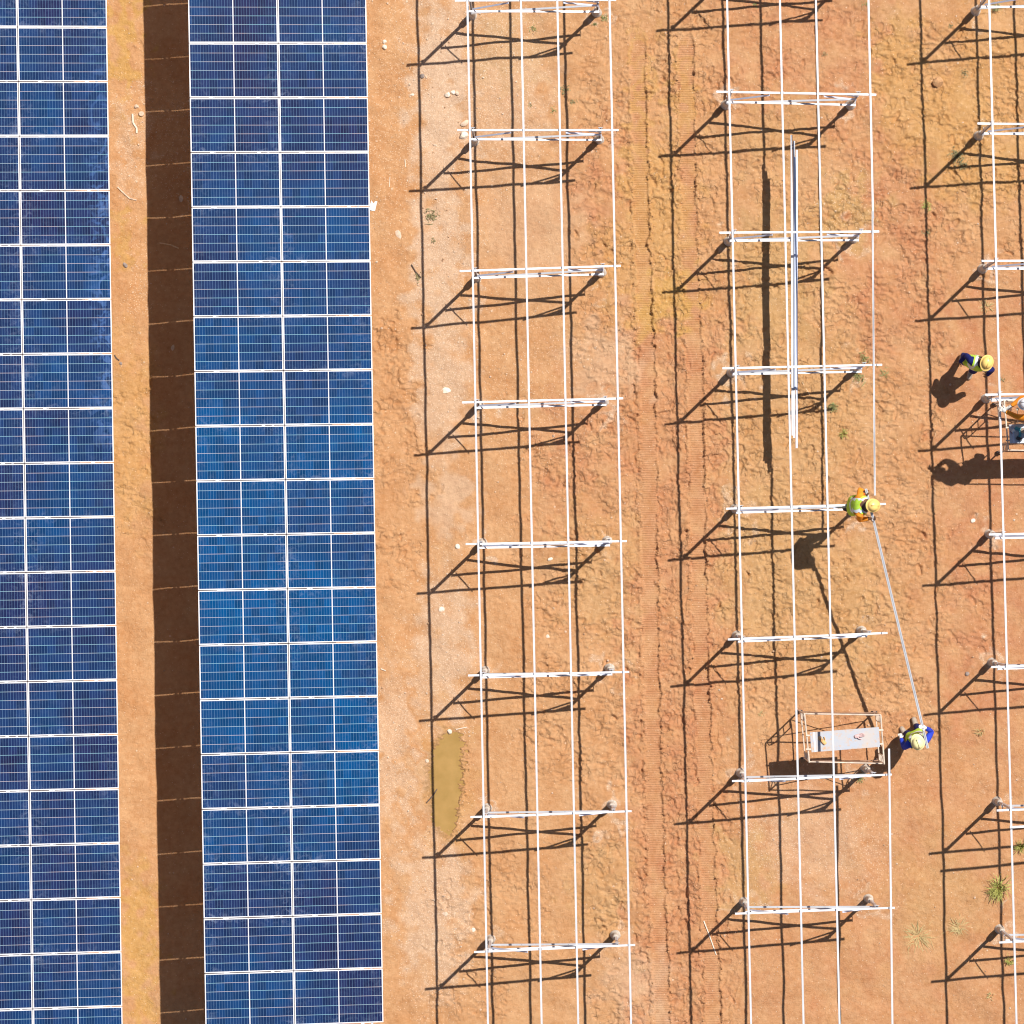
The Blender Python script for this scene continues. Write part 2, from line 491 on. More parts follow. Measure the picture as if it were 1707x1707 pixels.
hgt = 0.014 * fnoise(2.6, 0.6) + 0.008 * fnoise(0.9, 0.5)
# smooth packed soil
hgt += 0.0016 * fnoise(0.16, 0.4) + 0.0008 * fnoise(0.06, 0.4)
# churned soil: lumps with sharp creases
n1 = fnoise(0.30, 0.35, 1.35, 0.85); n2 = fnoise(0.15, 0.35, 1.3, 0.9)
crease = np.exp(-(n1 / 0.16) ** 2) * (n2 > -0.2)
n5 = fnoise(0.20, 0.30, 1.5, 0.8); n6 = fnoise(0.11, 0.3, 1.4, 0.8)
hgt += churn * (0.010 * np.tanh(n1 * 3.0) + 0.009 * np.tanh(n2 * 4.0) + 0.009 * np.tanh(n5 * 5.0) * (n1 > -0.5)
                + 0.005 * np.tanh(n6 * 3.0) - 0.006 * crease + 0.0022 * fnoise(0.07, 0.35))

def stamp(cx, cy, L, Wd, ang, depth, rim):
    global hgt
    rad = L * 0.8
    i0 = int((cx - rad - X0) / DX); i1 = int((cx + rad - X0) / DX) + 1
    j0 = int((cy - rad - Y0) / DX); j1 = int((cy + rad - Y0) / DX) + 1
    i0, j0 = max(i0, 0), max(j0, 0); i1, j1 = min(i1, NG), min(j1, NG)
    if i1 - i0 < 3 or j1 - j0 < 3: return
    xx = GX[j0:j1, i0:i1] - cx; yy = GY[j0:j1, i0:i1] - cy
    ca, sa_ = math.cos(ang), math.sin(ang)
    a = (xx * ca + yy * sa_) / (L / 2); b = (-xx * sa_ + yy * ca) / (Wd / 2 * (1 + 0.25 * np.clip(xx * ca + yy * sa_, -1, 1) / L))
    r = (np.abs(a) ** 2.4 + np.abs(b) ** 2.4) ** (1 / 2.4)
    w = 1 - sstep(0.84, 1.0, r)
    sub = hgt[j0:j1, i0:i1]
    jc = min(max(int((cy - Y0) / DX), 0), NG - 1); ic = min(max(int((cx - X0) / DX), 0), NG - 1)
    base_ = hgt[jc, ic]
    sub[:] = sub * (1 - w) + w * (base_ * 0.6 - depth + 0.25 * sub)
    side = 0.5 + 0.5 * np.sign(math.cos(ang * 7)) * a / (1 + np.abs(a))
    sub += rim * np.exp(-((r - 1.18) / 0.16) ** 2) * side

npr = 11000
cxs = RNG.uniform(X0, X1, npr); cys = RNG.uniform(Y0, Y1, npr); rr = RNG.uniform(0, 1, npr)
for q in range(npr):
    i = int((cxs[q] - X0) / DX); j = int((cys[q] - Y0) / DX)
    c_ = churn[min(j, NG - 1), min(i, NG - 1)]
    if rr[q] > c_ * 0.95: continue
    L = random.uniform(0.10, 0.25)
    ang = random.gauss(math.pi / 2, 0.55) if random.random() < 0.7 else random.uniform(0, math.pi)
    stamp(cxs[q], cys[q], L, L * random.uniform(0.34, 0.55), ang, random.uniform(0.010, 0.034) * (0.4 + c_ * 0.6), random.uniform(0.006, 0.018))
# a few prints outside
for q in range(450):
    stamp(random.uniform(X0, X1), random.uniform(Y0, Y1), random.uniform(0.2, 0.28), 0.1, random.gauss(math.pi / 2, 0.7), random.uniform(0.001, 0.004), 0.001)

# crawler tracks: pressed flat, raised crumbling shoulders
sm = 0.014 * fnoise(2.6, 0.6) * 0.0
n3 = fnoise(0.12, 0.5, 1.0, 0.5); n4 = fnoise(0.35, 0.6, 1.0, 0.45)
for mk, d in ((mL, dL), (mR, dR)):
    hgt = hgt * (1 - mk) + mk * (-0.024 + 0.0012 * n3)
    wall = np.exp(-((PXX + wob2 * 1.5 - (tl if mk is mL else tr) - 14.6) / 1.5) ** 2) * tstart
    hgt += wall * np.clip(0.026 + 0.010 * n3 + 0.008 * n6, 0, 0.055)
    sh = np.exp(-((d - 15.5) / 2.2) ** 2) * tstart
    hgt += sh * np.clip(0.004 + 0.014 * n4 + 0.010 * n3, 0, 0.045)
# wheel ruts and dragged grooves running along the tracks
n7 = fnoise(0.7, 0.5, 0.8, 0.25); n8 = fnoise(1.8, 0.5, 0.5, 0.2)
for base_, off, dep in ((tl, -21, .022), (tl, 35, .018), (tl, 44, .012), (tr, -17, .020), (tr, 27, .016), (tr, 40, .012), (tl, -34, .016), (tl, -46, .010), (tr, 52, .010)):
    dep *= 1.5
    d = PXX - (base_ + off + wob2 * 1.8 + wob * 2.5)
    on = np.clip(0.55 + 0.8 * n8 * (1 if off > 0 else -1), 0, 1) * sstep(60, 140, PYY + wob * 30)
    hgt -= dep * np.exp(-(d / 1.7) ** 2) * on * np.clip(0.8 + 0.5 * n7, 0, 1.5)
    hgt += 0.6 * dep * np.exp(-((d - 3.6) / 2.0) ** 2) * on * np.clip(0.6 + 0.6 * n3, 0, 1.5)
# older soft track ruts beside them
for off in (32, -30):
    d = np.abs(PXX + wob2 * 3 - (tr + off * 0.0) - off)
    hgt -= 0.006 * np.exp(-(d / 3) ** 2) * np.clip(0.5 + n4, 0, 1.2) * zone(1000, 1260, 100, 1800)

# the puddle basin with a steep, ragged right bank
pud_y = np.array([1215, 1228, 1250, 1290, 1330, 1370, 1388, 1400.])
pl = np.interp(PYY, pud_y, [748, 734, 719, 712, 715, 722, 734, 748.]) + n3 * 1.6 + n4 * 2.2
pr_ = np.interp(PYY, pud_y, [764, 768, 772, 771, 767, 761, 757, 750.]) + n4 * 3.5 + n3 * 1.5
inside = np.minimum(np.minimum(PXX - pl, (pr_ - PXX) * 2.2), np.minimum(PYY - 1216, 1398 - PYY) * 0.8)
near = blob(744, 1307, 60, 115, 0.3)
hgt = hgt * (1 - 0.7 * near) + 0.004 * near
hgt = hgt - 0.055 * sstep(-2, 14, inside)
bank = np.exp(-((PXX - pr_ - 3.5) / 2.5) ** 2) * sstep(1235, 1260, PYY) * (1 - sstep(1370, 1400, PYY))
hgt += bank * np.clip(0.016 + 0.012 * n3, 0, 0.04)

wet = mx(0.25 * blob(744, 1307, 40, 100), 0.9 * blob(205, 60, 22, 110), 0.7 * blob(205, 395, 20, 45), 0.45 * blob(215, 720, 40, 160), 0.8 * blob(232, 1600, 26, 160),
         0.9 * blob(1112, 500, 60, 45), 0.55 * blob(1072, 220, 14, 170), 0.5 * blob(1140, 160, 16, 80), 0.5 * blob(1580, 200, 110, 80),
         0.5 * blob(1500, 110, 45, 90), 0.5 * blob(1620, 260, 90, 80), 0.5 * blob(1095, 350, 60, 120), 0.35 * blob(1650, 160, 90, 140),
         0.35 * blob(1040, 420, 50, 90))
pale = mx(0.9 * blob(735, 150, 45, 170), 0.8 * blob(730, 420, 40, 170), 0.7 * blob(740, 640, 45, 120), 0.6 * blob(745, 830, 40, 60),
          0.7 * blob(740, 1080, 45, 110), 0.7 * blob(725, 1520, 55, 130), 0.6 * blob(650, 1260, 30, 150), 0.5 * blob(715, 1300, 18, 90),
          0.45 * blob(850, 140, 70, 120), 0.4 * blob(218, 240, 25, 80), 0.4 * blob(1010, 600, 60, 60), 0.35 * blob(1350, 1400, 90, 80),
          0.3 * blob(880, 380, 90, 90), 0.4 * blob(1060, 1640, 60, 60))
green = mx(0.7 * blob(1410, 350, 55, 45), 0.55 * blob(1290, 470, 70, 130), 0.45 * blob(1300, 930, 90, 160), 0.5 * blob(1240, 1450, 45, 60),
           0.35 * blob(1330, 680, 110, 160), 0.4 * blob(1400, 1020, 80, 120), 0.35 * blob(1290, 220, 80, 60), 0.3 * blob(1560, 1500, 80, 90),
           0.3 * blob(850, 80, 60, 60), 0.3 * blob(1000, 1480, 50, 80), 0.3 * blob(1000, 930, 70, 110))
red = mx(0.7 * zone(1570, 1800, 470, 1250, 40, 80), 0.6 * zone(1070, 1210, 1050, 1800, 40, 90), 0.55 * zone(1200, 1460, -100, 230, 40, 60),
         0.6 * zone(1420, 1570, 230, 600, 30, 60), 0.5 * blob(1420, 1250, 120, 60), 0.5 * zone(900, 1060, 640, 900, 40, 60),
         0.55 * blob(1000, 300, 60, 90), 0.35 * zone(1200, 1800, 1250, 1800, 40, 60), 0.5 * tmask)
red = mx(red, 0.5 * zone(1045, 1200, 520, 1800, 15, 80), 0.25 * zone(1540, 1800, 430, 1800, 30, 80))
red = np.clip(0.03 + red * (0.9 + 0.3 * wob), 0, 1)
gravel = mx(0.9 * blob(730, 150, 60, 190), 0.8 * blob(735, 480, 50, 220), 0.6 * blob(820, 150, 90, 170), 0.8 * blob(218, 220, 28, 90),
            0.6 * blob(740, 1080, 60, 140), 0.8 * blob(725, 1530, 60, 150), 0.6 * blob(655, 1250, 30, 180), 0.4 * blob(640, 200, 40, 260),
            0.5 * blob(228, 480, 20, 70), 0.5 * blob(1290, 1400, 60, 70), 0.4 * blob(1420, 1420, 70, 70), 0.4 * blob(290, 240, 40, 100),
            0.3 * blob(1420, 330, 60, 50), 0.25 * blob(880, 640, 90, 120))
for T_ in ([(758, 1), (762, 217), (766, 452), (770, 671), (776, 907), (780, 1126), (784, 1362), (790, 1587)],
           [(1194, 153), (1199, 388), (1204, 614), (1210, 848), (1213, 1066), (1220, 1302), (1225, 1523)],
           [(1624, -8), (1629, 206), (1636, 435), (1642, 658), (1648, 891), (1652, 1112), (1661, 1351), (1665, 1571)]):
    for (fx_, fy_) in T_:
        for dx_ in (25, 235):
            gx_ = NX + (fx_ + dx_ - NX) * 0.973; gy_ = NY + (fy_ - NY) * 0.972
            sp_ = blob(gx_, gy_, random.uniform(10, 20), random.uniform(10, 18), 0.6)
            pale = np.maximum(pale, random.uniform(.35, .8) * sp_); gravel = np.maximum(gravel, 0.8 * sp_)
gravel = np.clip(gravel + 0.10, 0, 1)
trk = tmask * (0.8 + 0.2 * np.clip(wob, -1, 1))

# one sheet to the horizon: dense here, stretching outwards
edge_w = 60
ew = np.ones(NG); ew[:edge_w] = np.linspace(0, 1, edge_w); ew[-edge_w:] = np.linspace(1, 0, edge_w)
hgt = hgt * ew[None, :] * ew[:, None]
NO = 26
outs = DX * (1.42 ** np.arange(1, NO + 1)).cumsum()
outs = np.minimum(outs, 1e9)
outs = outs / outs[-1] * 1500 if outs[-1] < 1500 else outs
ax_ = np.concatenate([gx[0] - outs[::-1], gx, gx[-1] + outs])
ay_ = np.concatenate([gy[0] - outs[::-1], gy, gy[-1] + outs])
NN = len(ax_)
def pad(a): return np.pad(a, NO, mode='edge')
def padz(a): return np.pad(a, NO, mode='constant')
AX, AY = np.meshgrid(ax_, ay_)
ZZ = padz(hgt)
co = np.stack([AX, AY, ZZ], -1).reshape(-1, 3).astype(np.float32)
me = bpy.data.meshes.new('ground')
nv = NN * NN; nf = (NN - 1) ** 2
me.vertices.add(nv); me.vertices.foreach_set('co', co.ravel())
ii = (np.arange(NN - 1)[:, None] * NN + np.arange(NN - 1)[None, :]).ravel()
quads = np.stack([ii, ii + 1, ii + NN + 1, ii + NN], -1).astype(np.int32)
me.loops.add(nf * 4); me.loops.foreach_set('vertex_index', quads.ravel())
me.polygons.add(nf)
me.polygons.foreach_set('loop_start', np.arange(0, nf * 4, 4, dtype=np.int32))
me.polygons.foreach_set('loop_total', np.full(nf, 4, dtype=np.int32))
me.polygons.foreach_set('use_smooth', np.ones(nf, dtype=bool))
me.update(calc_edges=True)
damp_ = sstep(-9, -1, inside) * near * np.clip(0.75 + 0.3 * n3, 0, 1)
for nm, ch, al in (('ga', (wet, pale, green), np.clip(churn * (1 - tmask), 0, 1)), ('gb', (red, gravel, trk), damp_)):
    at = me.color_attributes.new(nm, 'FLOAT_COLOR', 'POINT')
    arr = np.stack([pad(np.clip(c_, 0, 1)) for c_ in list(ch) + [al]], -1).astype(np.float32)
    at.data.foreach_set('color', arr.ravel())
me.materials.append(M['earth'])
ground = bpy.data.objects.new('ground', me); COL.objects.link(ground)
tag(ground, kind='structure')

def gz(x, y):
    i = (x - X0) / DX; j = (y - Y0) / DX
    i = min(max(int(round(i)), 0), NG - 1); j = min(max(int(round(j)), 0), NG - 1)
    return float(hgt[j, i])
def G(px, py):
    p = W(px, py, 0); p.z = gz(p.x, p.y); return p

# puddle water: a flat sheet whose shore is where the soil rises through it
wb = MB()
ring = []
for yv in range(1208, 1410, 6):
    ring.append((np.interp(yv, [1208, 1250, 1300, 1370, 1408], [738, 710, 703, 712, 740]), yv))
for yv in range(1407, 1208, -6):
    ring.append((np.interp(yv, [1208, 1250, 1300, 1370, 1408], [770, 780, 780, 770, 755]), yv))
wp = [W(a, b, 0) for a, b in ring]
wb.add([(p.x, p.y, -0.017) for p in wp], [tuple(range(len(wp)))[::-1]])
pud = wb.build('puddle_water', 'water')
if pud.data.polygons[0].normal.z < 0:
    pud.data.flip_normals()
tag(pud, kind='structure')

# ------------------------------------------------------------------ support frames (bents)
def make_frame(hl, hr, label, group):
    """origin: ground below the high end of the rafter; +x towards the low end"""
    Wd = 3.03
    root = empty('support_frame')
    tag(root, label, 'support frame', group)
    def rz(t): return hl + (hr - hl) * t
    def P(t, z, y=0.0): return Vector((Wd * t, y, z))
    b = MB(); b.sweep(P(0, hl), P(1, hr), cprof(0.035, 0.05, 0.003, 0.009))
    for t in (0.082, 0.41, 0.63, 0.958):           # purlin cleats
        b.box(P(t, rz(t) + 0.012, 0.0) + Vector((0.028, 0, 0.028)), (0.006, 0.05, 0.055))
    b.build('rafter', 'steel', root)
    tL, tR = 0.095, 0.89
    for t in (tL, tR):
        b = MB(); b.sweep(P(t, 0.30, 0.024), P(t, rz(t) + 0.01, 0.024), cprof(0.044, 0.045, 0.004, 0.01), up=(0, 1, 0))
        b.box(P(t, rz(t) - 0.04, 0.052), (0.09, 0.006, 0.11))
        b.box(P(t, rz(t) - 0.09, 0.048), (0.012, 0.014, 0.012), mi=1)
        po = b.build('post', ['steel', 'bolt'], root)
        f = MB()
        rr_ = random.Random(int(t * 1000))
        prof = [(0.11, -0.12), (0.10, 0.02), (0.068, 0.06), (0.060, 0.15), (0.063, 0.40), (0.058, 0.50), (0.042, 0.535), (0.012, 0.545)]
        f.lathe(P(t, 0, 0.024), prof, 12, 1.0, 0.95)
        f.v = [(x + rr_.uniform(-.006, .006), y + rr_.uniform(-.006, .006), z + rr_.uniform(-.006, .006)) for x, y, z in f.v]
        fo = f.build('concrete_footing', 'concrete', po, True)
    br = [((tL, 0.76, -0.022), (tR, 1.42, -0.022)), ((tL - 0.015, 1.37, -0.030), (tR + 0.01, 0.84, -0.030 - 0.044))]
    for k, (a, c) in enumerate(br):
        y = -0.022 if k == 0 else -0.070
        b = MB(); b.sweep(P(a[0], a[1], y), P(c[0], c[1], y), cprof(0.035, 0.041, 0.003, 0.009))
        for e in (a, c):
            b.tube(P(e[0], e[1], y - 0.03), P(e[0], e[1], 0.05), 0.008, 6, mi=1)
        for q in (0.25, 0.62):
            pp = P(a[0], a[1], y).lerp(P(c[0], c[1], y), q); b.box(pp + Vector((0, 0, 0.0225)), (0.02, 0.014, 0.004), mi=1)
        b.build('cross_brace', ['steel', 'bolt'], root)
    b = MB(); b.sweep(P(tL + 0.01, 1.36, -0.03), P(0.332, rz(0.332) - 0.01, -0.045), [(-.016, -.004), (.016, -.004), (.016, .004), (-.016, .004)])
    b.build('knee_brace', 'steel_dull', root)
    b = MB(); b.sweep(P(tR, 1.44, -0.03), P(0.673, rz(0.673) - 0.01, -0.045), [(-.016, -.004), (.016, -.004), (.016, .004), (-.016, .004)])
    b.build('knee_brace', 'steel_dull', root)
    b = MB(); b.sweep(P(tR, rz(tR) - 0.22, -0.005), P(tR - 0.07, rz(tR - 0.07) - 0.02, -0.005), [(-.02, -.02), (.02, -.02), (.02, .02), (-.02, .02)])
    b.build('corner_brace', 'steel_dull', root)
    return root

T3 = dict(L=[(758, 1), (762, 217), (766, 452), (770, 671), (776, 907), (780, 1126), (784, 1362), (790, 1587)],
          R=[(1026, 0), (1030, 217), (1036, 443), (1041, 664), (1047, 902), (1050, 1120), (1056, 1352), (1060, 1575)],
          hl=2.41, hr=1.96)
T4 = dict(L=[(1190, -62), (1194, 153), (1199, 388), (1204, 614), (1210, 848), (1213, 1066), (1220, 1302), (1225, 1523)],
          R=[(1457, -58), (1461, 158), (1466, 386), (1472, 608), (1476, 840), (1481, 1055), (1487, 1291), (1494, 1513)],
          hl=2.48, hr=1.99)
T5 = dict(L=[(1624, -8), (1629, 206), (1636, 435), (1642, 658), (1648, 891), (1652, 1112), (1661, 1351), (1665, 1571)],
          R=[(1890, -8), (1896, 209), (1903, 434), (1909, 654), (1915, 885), (1919, 1104), (1928, 1341), (1932, 1559)],
          hl=2.53, hr=2.04)
def place_frames(T, lab):
    out = []
    n = len(T['L'])
    fr0 = make_frame(T['hl'], T['hr'], '', '')
    for i in range(n):
        l = W(*T['L'][i], T['hl']); r = W(*T['R'][i], T['hr'])
        o = fr0 if i == 0 else dup(fr0)
        o.location = (l.x, l.y, 0); o.rotation_euler = (0, 0, math.atan2(r.y - l.y, r.x - l.x))
        o['label'], o['group'] = lab(i)
        out.append(o)
    return out
def lab3(i):
    return ({0: 'topmost steel support frame of the bare table beside the solar panels',
             7: 'lowest steel support frame of the bare table beside the solar panels'}.get(
        i, '%s steel support frame from the top of the bare table next to the solar panels' % ORD[i]), 'support frames of the bare table next to the panels')
def lab4(i):
    extra = {0: 'steel support frame of the middle bare table seen only by its shadow',
             1: 'highest visible steel support frame of the middle bare table, just above the loose rails',
             2: 'steel support frame crossing the upper half of the loose rail bundle',
             3: 'steel support frame crossing the lower half of the loose rail bundle',
             4: 'steel support frame the hi-vis worker stands on, holding the tilted rail',
             5: 'steel support frame between the standing worker and the scaffold in the middle bare table',
             6: 'steel support frame just below the dusty blue-grey scaffold board',
             7: 'lowest steel support frame of the middle bare table, below the scaffold'}
    return extra[i], 'support frames of the middle bare table'
def lab5(i):
    extra = {0: 'topmost steel support frame at the right edge, beside the green tuft in the top corner',
             1: 'steel support frame at the right edge with a leafy weed by its left footing',
             2: 'steel support frame at the right edge just above the walking worker',
             3: 'steel support frame at the right edge under the orange-sleeved worker\'s hands',
             4: 'steel support frame at the right edge first below the right-hand scaffold',
             5: 'steel support frame at the right edge beside the small grey stone',
             6: 'steel support frame at the right edge just above the loose crosswise bar',
             7: 'lowest steel support frame at the right edge, below the lime grass tuft'}
    return extra[i], 'support frames along the right edge'
F3 = place_frames(T3, lab3); F4 = place_frames(T4, lab4); F5 = place_frames(T5, lab5)

# ------------------------------------------------------------------ purlins (long rails)
def rail(px0, py0, px1, py1, z, label, group, open_up=False, name='long_rail', mat='steel', z1=None, w=0.041, cat='rail', joints=()):
    w *= 0.86
    a = W(px0, py0, z); b_ = W(px1, py1, z if z1 is None else z1)
    o_ = Vector((a.x, a.y, 0))
    b = MB(); b.sweep(a - o_, b_ - o_, cprof(w, 0.041, 0.003, w * 0.36, open_up))
    ob = b.build(name, mat)
    ob.location = o_
    tag(ob, label, cat, group)
    return ob
side = ['leftmost', 'second from left', 'third from left', 'rightmost']
def purlins(T, xt, xb, tlab, group, skip=(), ts=(0.082, 0.41, 0.63, 0.958)):
    for k in range(4):
        if k in skip: continue
        z = T['hl'] + (T['hr'] - T['hl']) * ts[k] + 0.046
        s = (xb[k] - xt[k]) / 1707.0
        rail(xt[k] - 150 * s, -150, xt[k] + 1850 * s, 1850, z, tlab[k], group)
purlins(T3, [779, 868.4, 929, 1016], [813.5, 903, 964, 1052],
        ['bluish white long rail, %s on the bare table next to the solar panels' % s for s in side], 'long rails of the bare table next to the panels')
purlins(T4, [1212, 1300, 1360, 1446.5], [1252, 1339.5, 1399.5, 1487.6],
        ['white long rail, leftmost on the middle bare table', 'white long rail running tight along the loose rail bundle',
         'white long rail, third from left on the middle bare table, crossing the scaffold board', ''],
        'long rails of the middle bare table', skip=(3,))
z4 = T4['hl'] + (T4['hr'] - T4['hl']) * 0.958 + 0.046
rail(1446.5 - 2, -150, 1455.3, 364, z4, 'slotted right-hand rail of the middle table, from the top edge down to the joint', 'long rails of the middle bare table', False)
rail(1454.4, 352, 1458.3, 826, z4, 'slotted right-hand rail of the middle table ending just above the standing worker', 'long rails of the middle bare table', True, w=0.036)
rail(1482, 1248, 1489.3, 1850, z4, 'right-hand rail of the middle table starting beside the scaffold and running down', 'long rails of the middle bare table')
ts = (0.082, 0.41, 0.63, 0.958)
purlins(T5, [1648.8, 1737, 1798, 1885], [1694.5, 1784, 1845, 1933],
        ['white long rail running down the right edge between the two workers',
         'long rail just outside the right edge, casting the middle shadow line',
         'long rail beyond the right edge, third on its table',
         'long rail beyond the right edge, farthest right on its table'], 'long rails of the right-hand bare table')
# loose bar lying across the right table
a = W(1683, 1379, 2.60); d = (F5[6].rotation_euler[2])
b = MB(); b.sweep(Vector((0, 0, 0)), Vector((2.9 * math.cos(d + 0.02), 2.9 * math.sin(d + 0.02), -0.44)), cprof(0.041, 0.041, 0.003))
ob = b.build('loose_bar', 'steel'); ob.location = a + Vector((0, 0, 0.015))
tag(ob, 'loose white bar lying crosswise over the rails at the lower right edge', 'bar')

# bundle of loose rails lying on the cross braces
g = 'loose rails bundled on the braces'
rail(1319.4, 225, 1321.0, 726, 1.165, 'loose rail in the bundle reaching farthest up, leftmost of the bundle', g, False, 'loose_rail')
rail(1323.6, 235, 1323.6, 730, 1.165, 'white rail in the middle of the loose bundle, ending just above the blue-grey one', g, False, 'loose_rail')
rail(1328.1, 250, 1328.0, 747, 1.165, 'loose blue-grey rail at the right of the bundle, reaching farthest down', g, False, 'loose_rail', 'steel_dull')
rail(1325.8, 262, 1325.9, 649, 1.208, 'shorter loose rail lying on top of the bundle, with its end halfway along', g, False, 'loose_rail', 'steel_dull')

# ------------------------------------------------------------------ solar tables
ML, MW, GAPX, GAPY = 1.664, 1.0062, 0.014, 0.0175
def build_module():
    root = empty('solar_panel'); tag(root, 'x', 'solar panel')
    hx, hy, f, t = ML / 2, MW / 2, 0.013, 0.026
    # frame: mitred ring with a real depth
    o = [(-hx, -hy), (hx, -hy), (hx, hy), (-hx, hy)]
    i_ = [(-hx + f, -hy + f), (hx - f, -hy + f), (hx - f, hy - f), (-hx + f, hy - f)]
    vs_ = [(x, y, 0) for x, y in o] + [(x, y, 0) for x, y in i_] + [(x, y, -t) for x, y in o] + [(x, y, -t) for x, y in i_]
    fs = []
    for k in range(4):
        n = (k + 1) % 4
        fs += [(k, n, 4 + n, 4 + k), (8 + k, 12 + k, 12 + n, 8 + n), (k, 8 + k, 8 + n, n), (4 + k, 4 + n, 12 + n, 12 + k)]
    b = MB(); b.add(vs_, fs); b.build('panel_frame', 'alu', root)
    # laminate
    gxh, gyh = hx - f, hy - f
    b = MB()
    b.add([(-gxh, -gyh, -0.003), (gxh, -gyh, -0.003), (gxh, gyh, -0.003), (-gxh, gyh, -0.003),
           (-gxh, -gyh, -0.008), (gxh, -gyh, -0.008), (gxh, gyh, -0.008), (-gxh, gyh, -0.008)], [(0, 1, 2, 3)], 0)
    o_ = 0
    b.f.append((4, 7, 6, 5)); b.mi.append(1)
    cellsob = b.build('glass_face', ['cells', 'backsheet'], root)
    uv = cellsob.data.uv_layers.new(name='UVMap')
    vals = [(0, 0), (1, 0), (1, 1), (0, 1), (0, 0), (0, 1), (1, 1), (1, 0)]
    for k, q in enumerate(vals): uv.data[k].uv = q
    b = MB(); b.box((0, 0, -0.022), (0.10, 0.08, 0.02)); b.build('junction_box', 'black_plastic', root)
    for sx in (-0.5, 0.5):
        b = MB(); b.box((sx * ML * 0.53, -hy - GAPY / 2, 0.003), (0.06, 0.034, 0.005)); b.box((sx * ML * 0.53, -hy - GAPY / 2, -0.02), (0.05, 0.008, 0.045))
        b.build('mid_clamp', 'alu', root)
    return root
mod0 = build_module()
first_used = [False]
def solar_table(origin, edge_dir, sgn, tilt, n0, n1, table_words, colwords):
    """origin: upper surface corner on the reference edge at a panel joint (row index 0 starts below it);
       edge_dir runs down the picture; sgn +1: panels extend to the right of the edge, -1: to the left"""
    e = edge_dir.normalized()
    u = Vector((-e.y, e.x, 0)).normalized()
    if u.x < 0: u = -u
    u = Vector((u.x * math.cos(tilt), u.y * math.cos(tilt), -math.sin(tilt)))
    nrm = u.cross(-e).normalized()
    if nrm.z < 0: nrm = -nrm
    rot = Matrix((u, -e, nrm)).transposed().to_4x4()
    pitch = MW + GAPY
    for n in range(n0, n1):
        for c in range(2):
            off = (ML / 2 + c * (ML + GAPX))
            p = origin + u * off * sgn + e * (pitch * n + pitch / 2)
            # the tiny unevenness of hand mounted panels
            jit = Matrix.Rotation(random.gauss(0, 0.0005), 4, 'Z') @ Matrix.Rotation(random.gauss(0, 0.0035), 4, 'X') @ Matrix.Rotation(random.gauss(0, 0.003), 4, 'Y')
            o = mod0 if not first_used[0] else dup(mod0)
            first_used[0] = True
            o.matrix_world = Matrix.Translation(p + nrm * random.uniform(0, 0.002)) @ rot @ jit
            col = colwords[c]
            i = n - n0
            if n < -1:
                where = 'above the top edge' if n == -2 else 'farthest above the top edge'
            elif n == n1 - 1:
                where = 'cut by the bottom edge'
            else:
                where = '%s from the top' % ORD[n + 1]
            o['label'] = 'blue solar panel, %s column of %s, %s' % (col, table_words, where)
            o['group'] = 'solar panels in %s' % table_words
    return u, e, nrm

tilt = R(8.4)
TL = W(315.0, 71.8, 2.62); BL = W(341.2, 1622.5, 2.62)
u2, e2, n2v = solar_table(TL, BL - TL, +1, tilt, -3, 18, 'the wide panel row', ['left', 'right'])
TR = W(178.2, 45.4, 2.11); BR = W(203.7, 1677.5, 2.11)
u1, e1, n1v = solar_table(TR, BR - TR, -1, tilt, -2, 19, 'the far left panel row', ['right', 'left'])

# frames and rails under the panels
def under(origin, u, e, nrm, sgn, words):
    high = origin if sgn > 0 else origin - u * (2 * ML + GAPX)
    base = high - nrm * 0.027
    start = base + u * 0.20
    yaw = math.atan2(u.y, u.x)
    hl = start.z - 0.07
    fr0 = make_frame(hl, hl - 3.03 * math.tan(tilt), 'x', 'x')
    for i in range(8):
        p = start + e * (-0.6 + 2.62 * i)
        o = fr0 if i == 0 else dup(fr0)
        o.location = (p.x, p.y, 0); o.rotation_euler = (0, 0, yaw)
        o['label'] = 'steel support frame hidden below %s, %s from the top' % (words, ORD[i])
        o['group'] = 'support frames below %s' % words
    for k, t in enumerate((0.082, 0.41, 0.63, 0.958)):
        d = 0.20 + 3.03 / math.cos(tilt) * t
        a = base + u * d - nrm * 0.021 + e * (-2.0); b_ = base + u * d - nrm * 0.021 + e * 18.9
        o_ = Vector((a.x, a.y, 0))
        bb = MB(); bb.sweep(a - o_, b_ - o_, cprof(0.041, 0.040))
        ob = bb.build('long_rail', 'steel'); ob.location = o_
        tag(ob, 'steel rail hidden below %s, %s from its left side' % (words, ORD[k]), 'rail', 'rails below %s' % words)
under(TL, u2, e2, n2v, +1, 'the wide panel row')
under(TR, u1, e1, n1v, -1, 'the far left panel row')

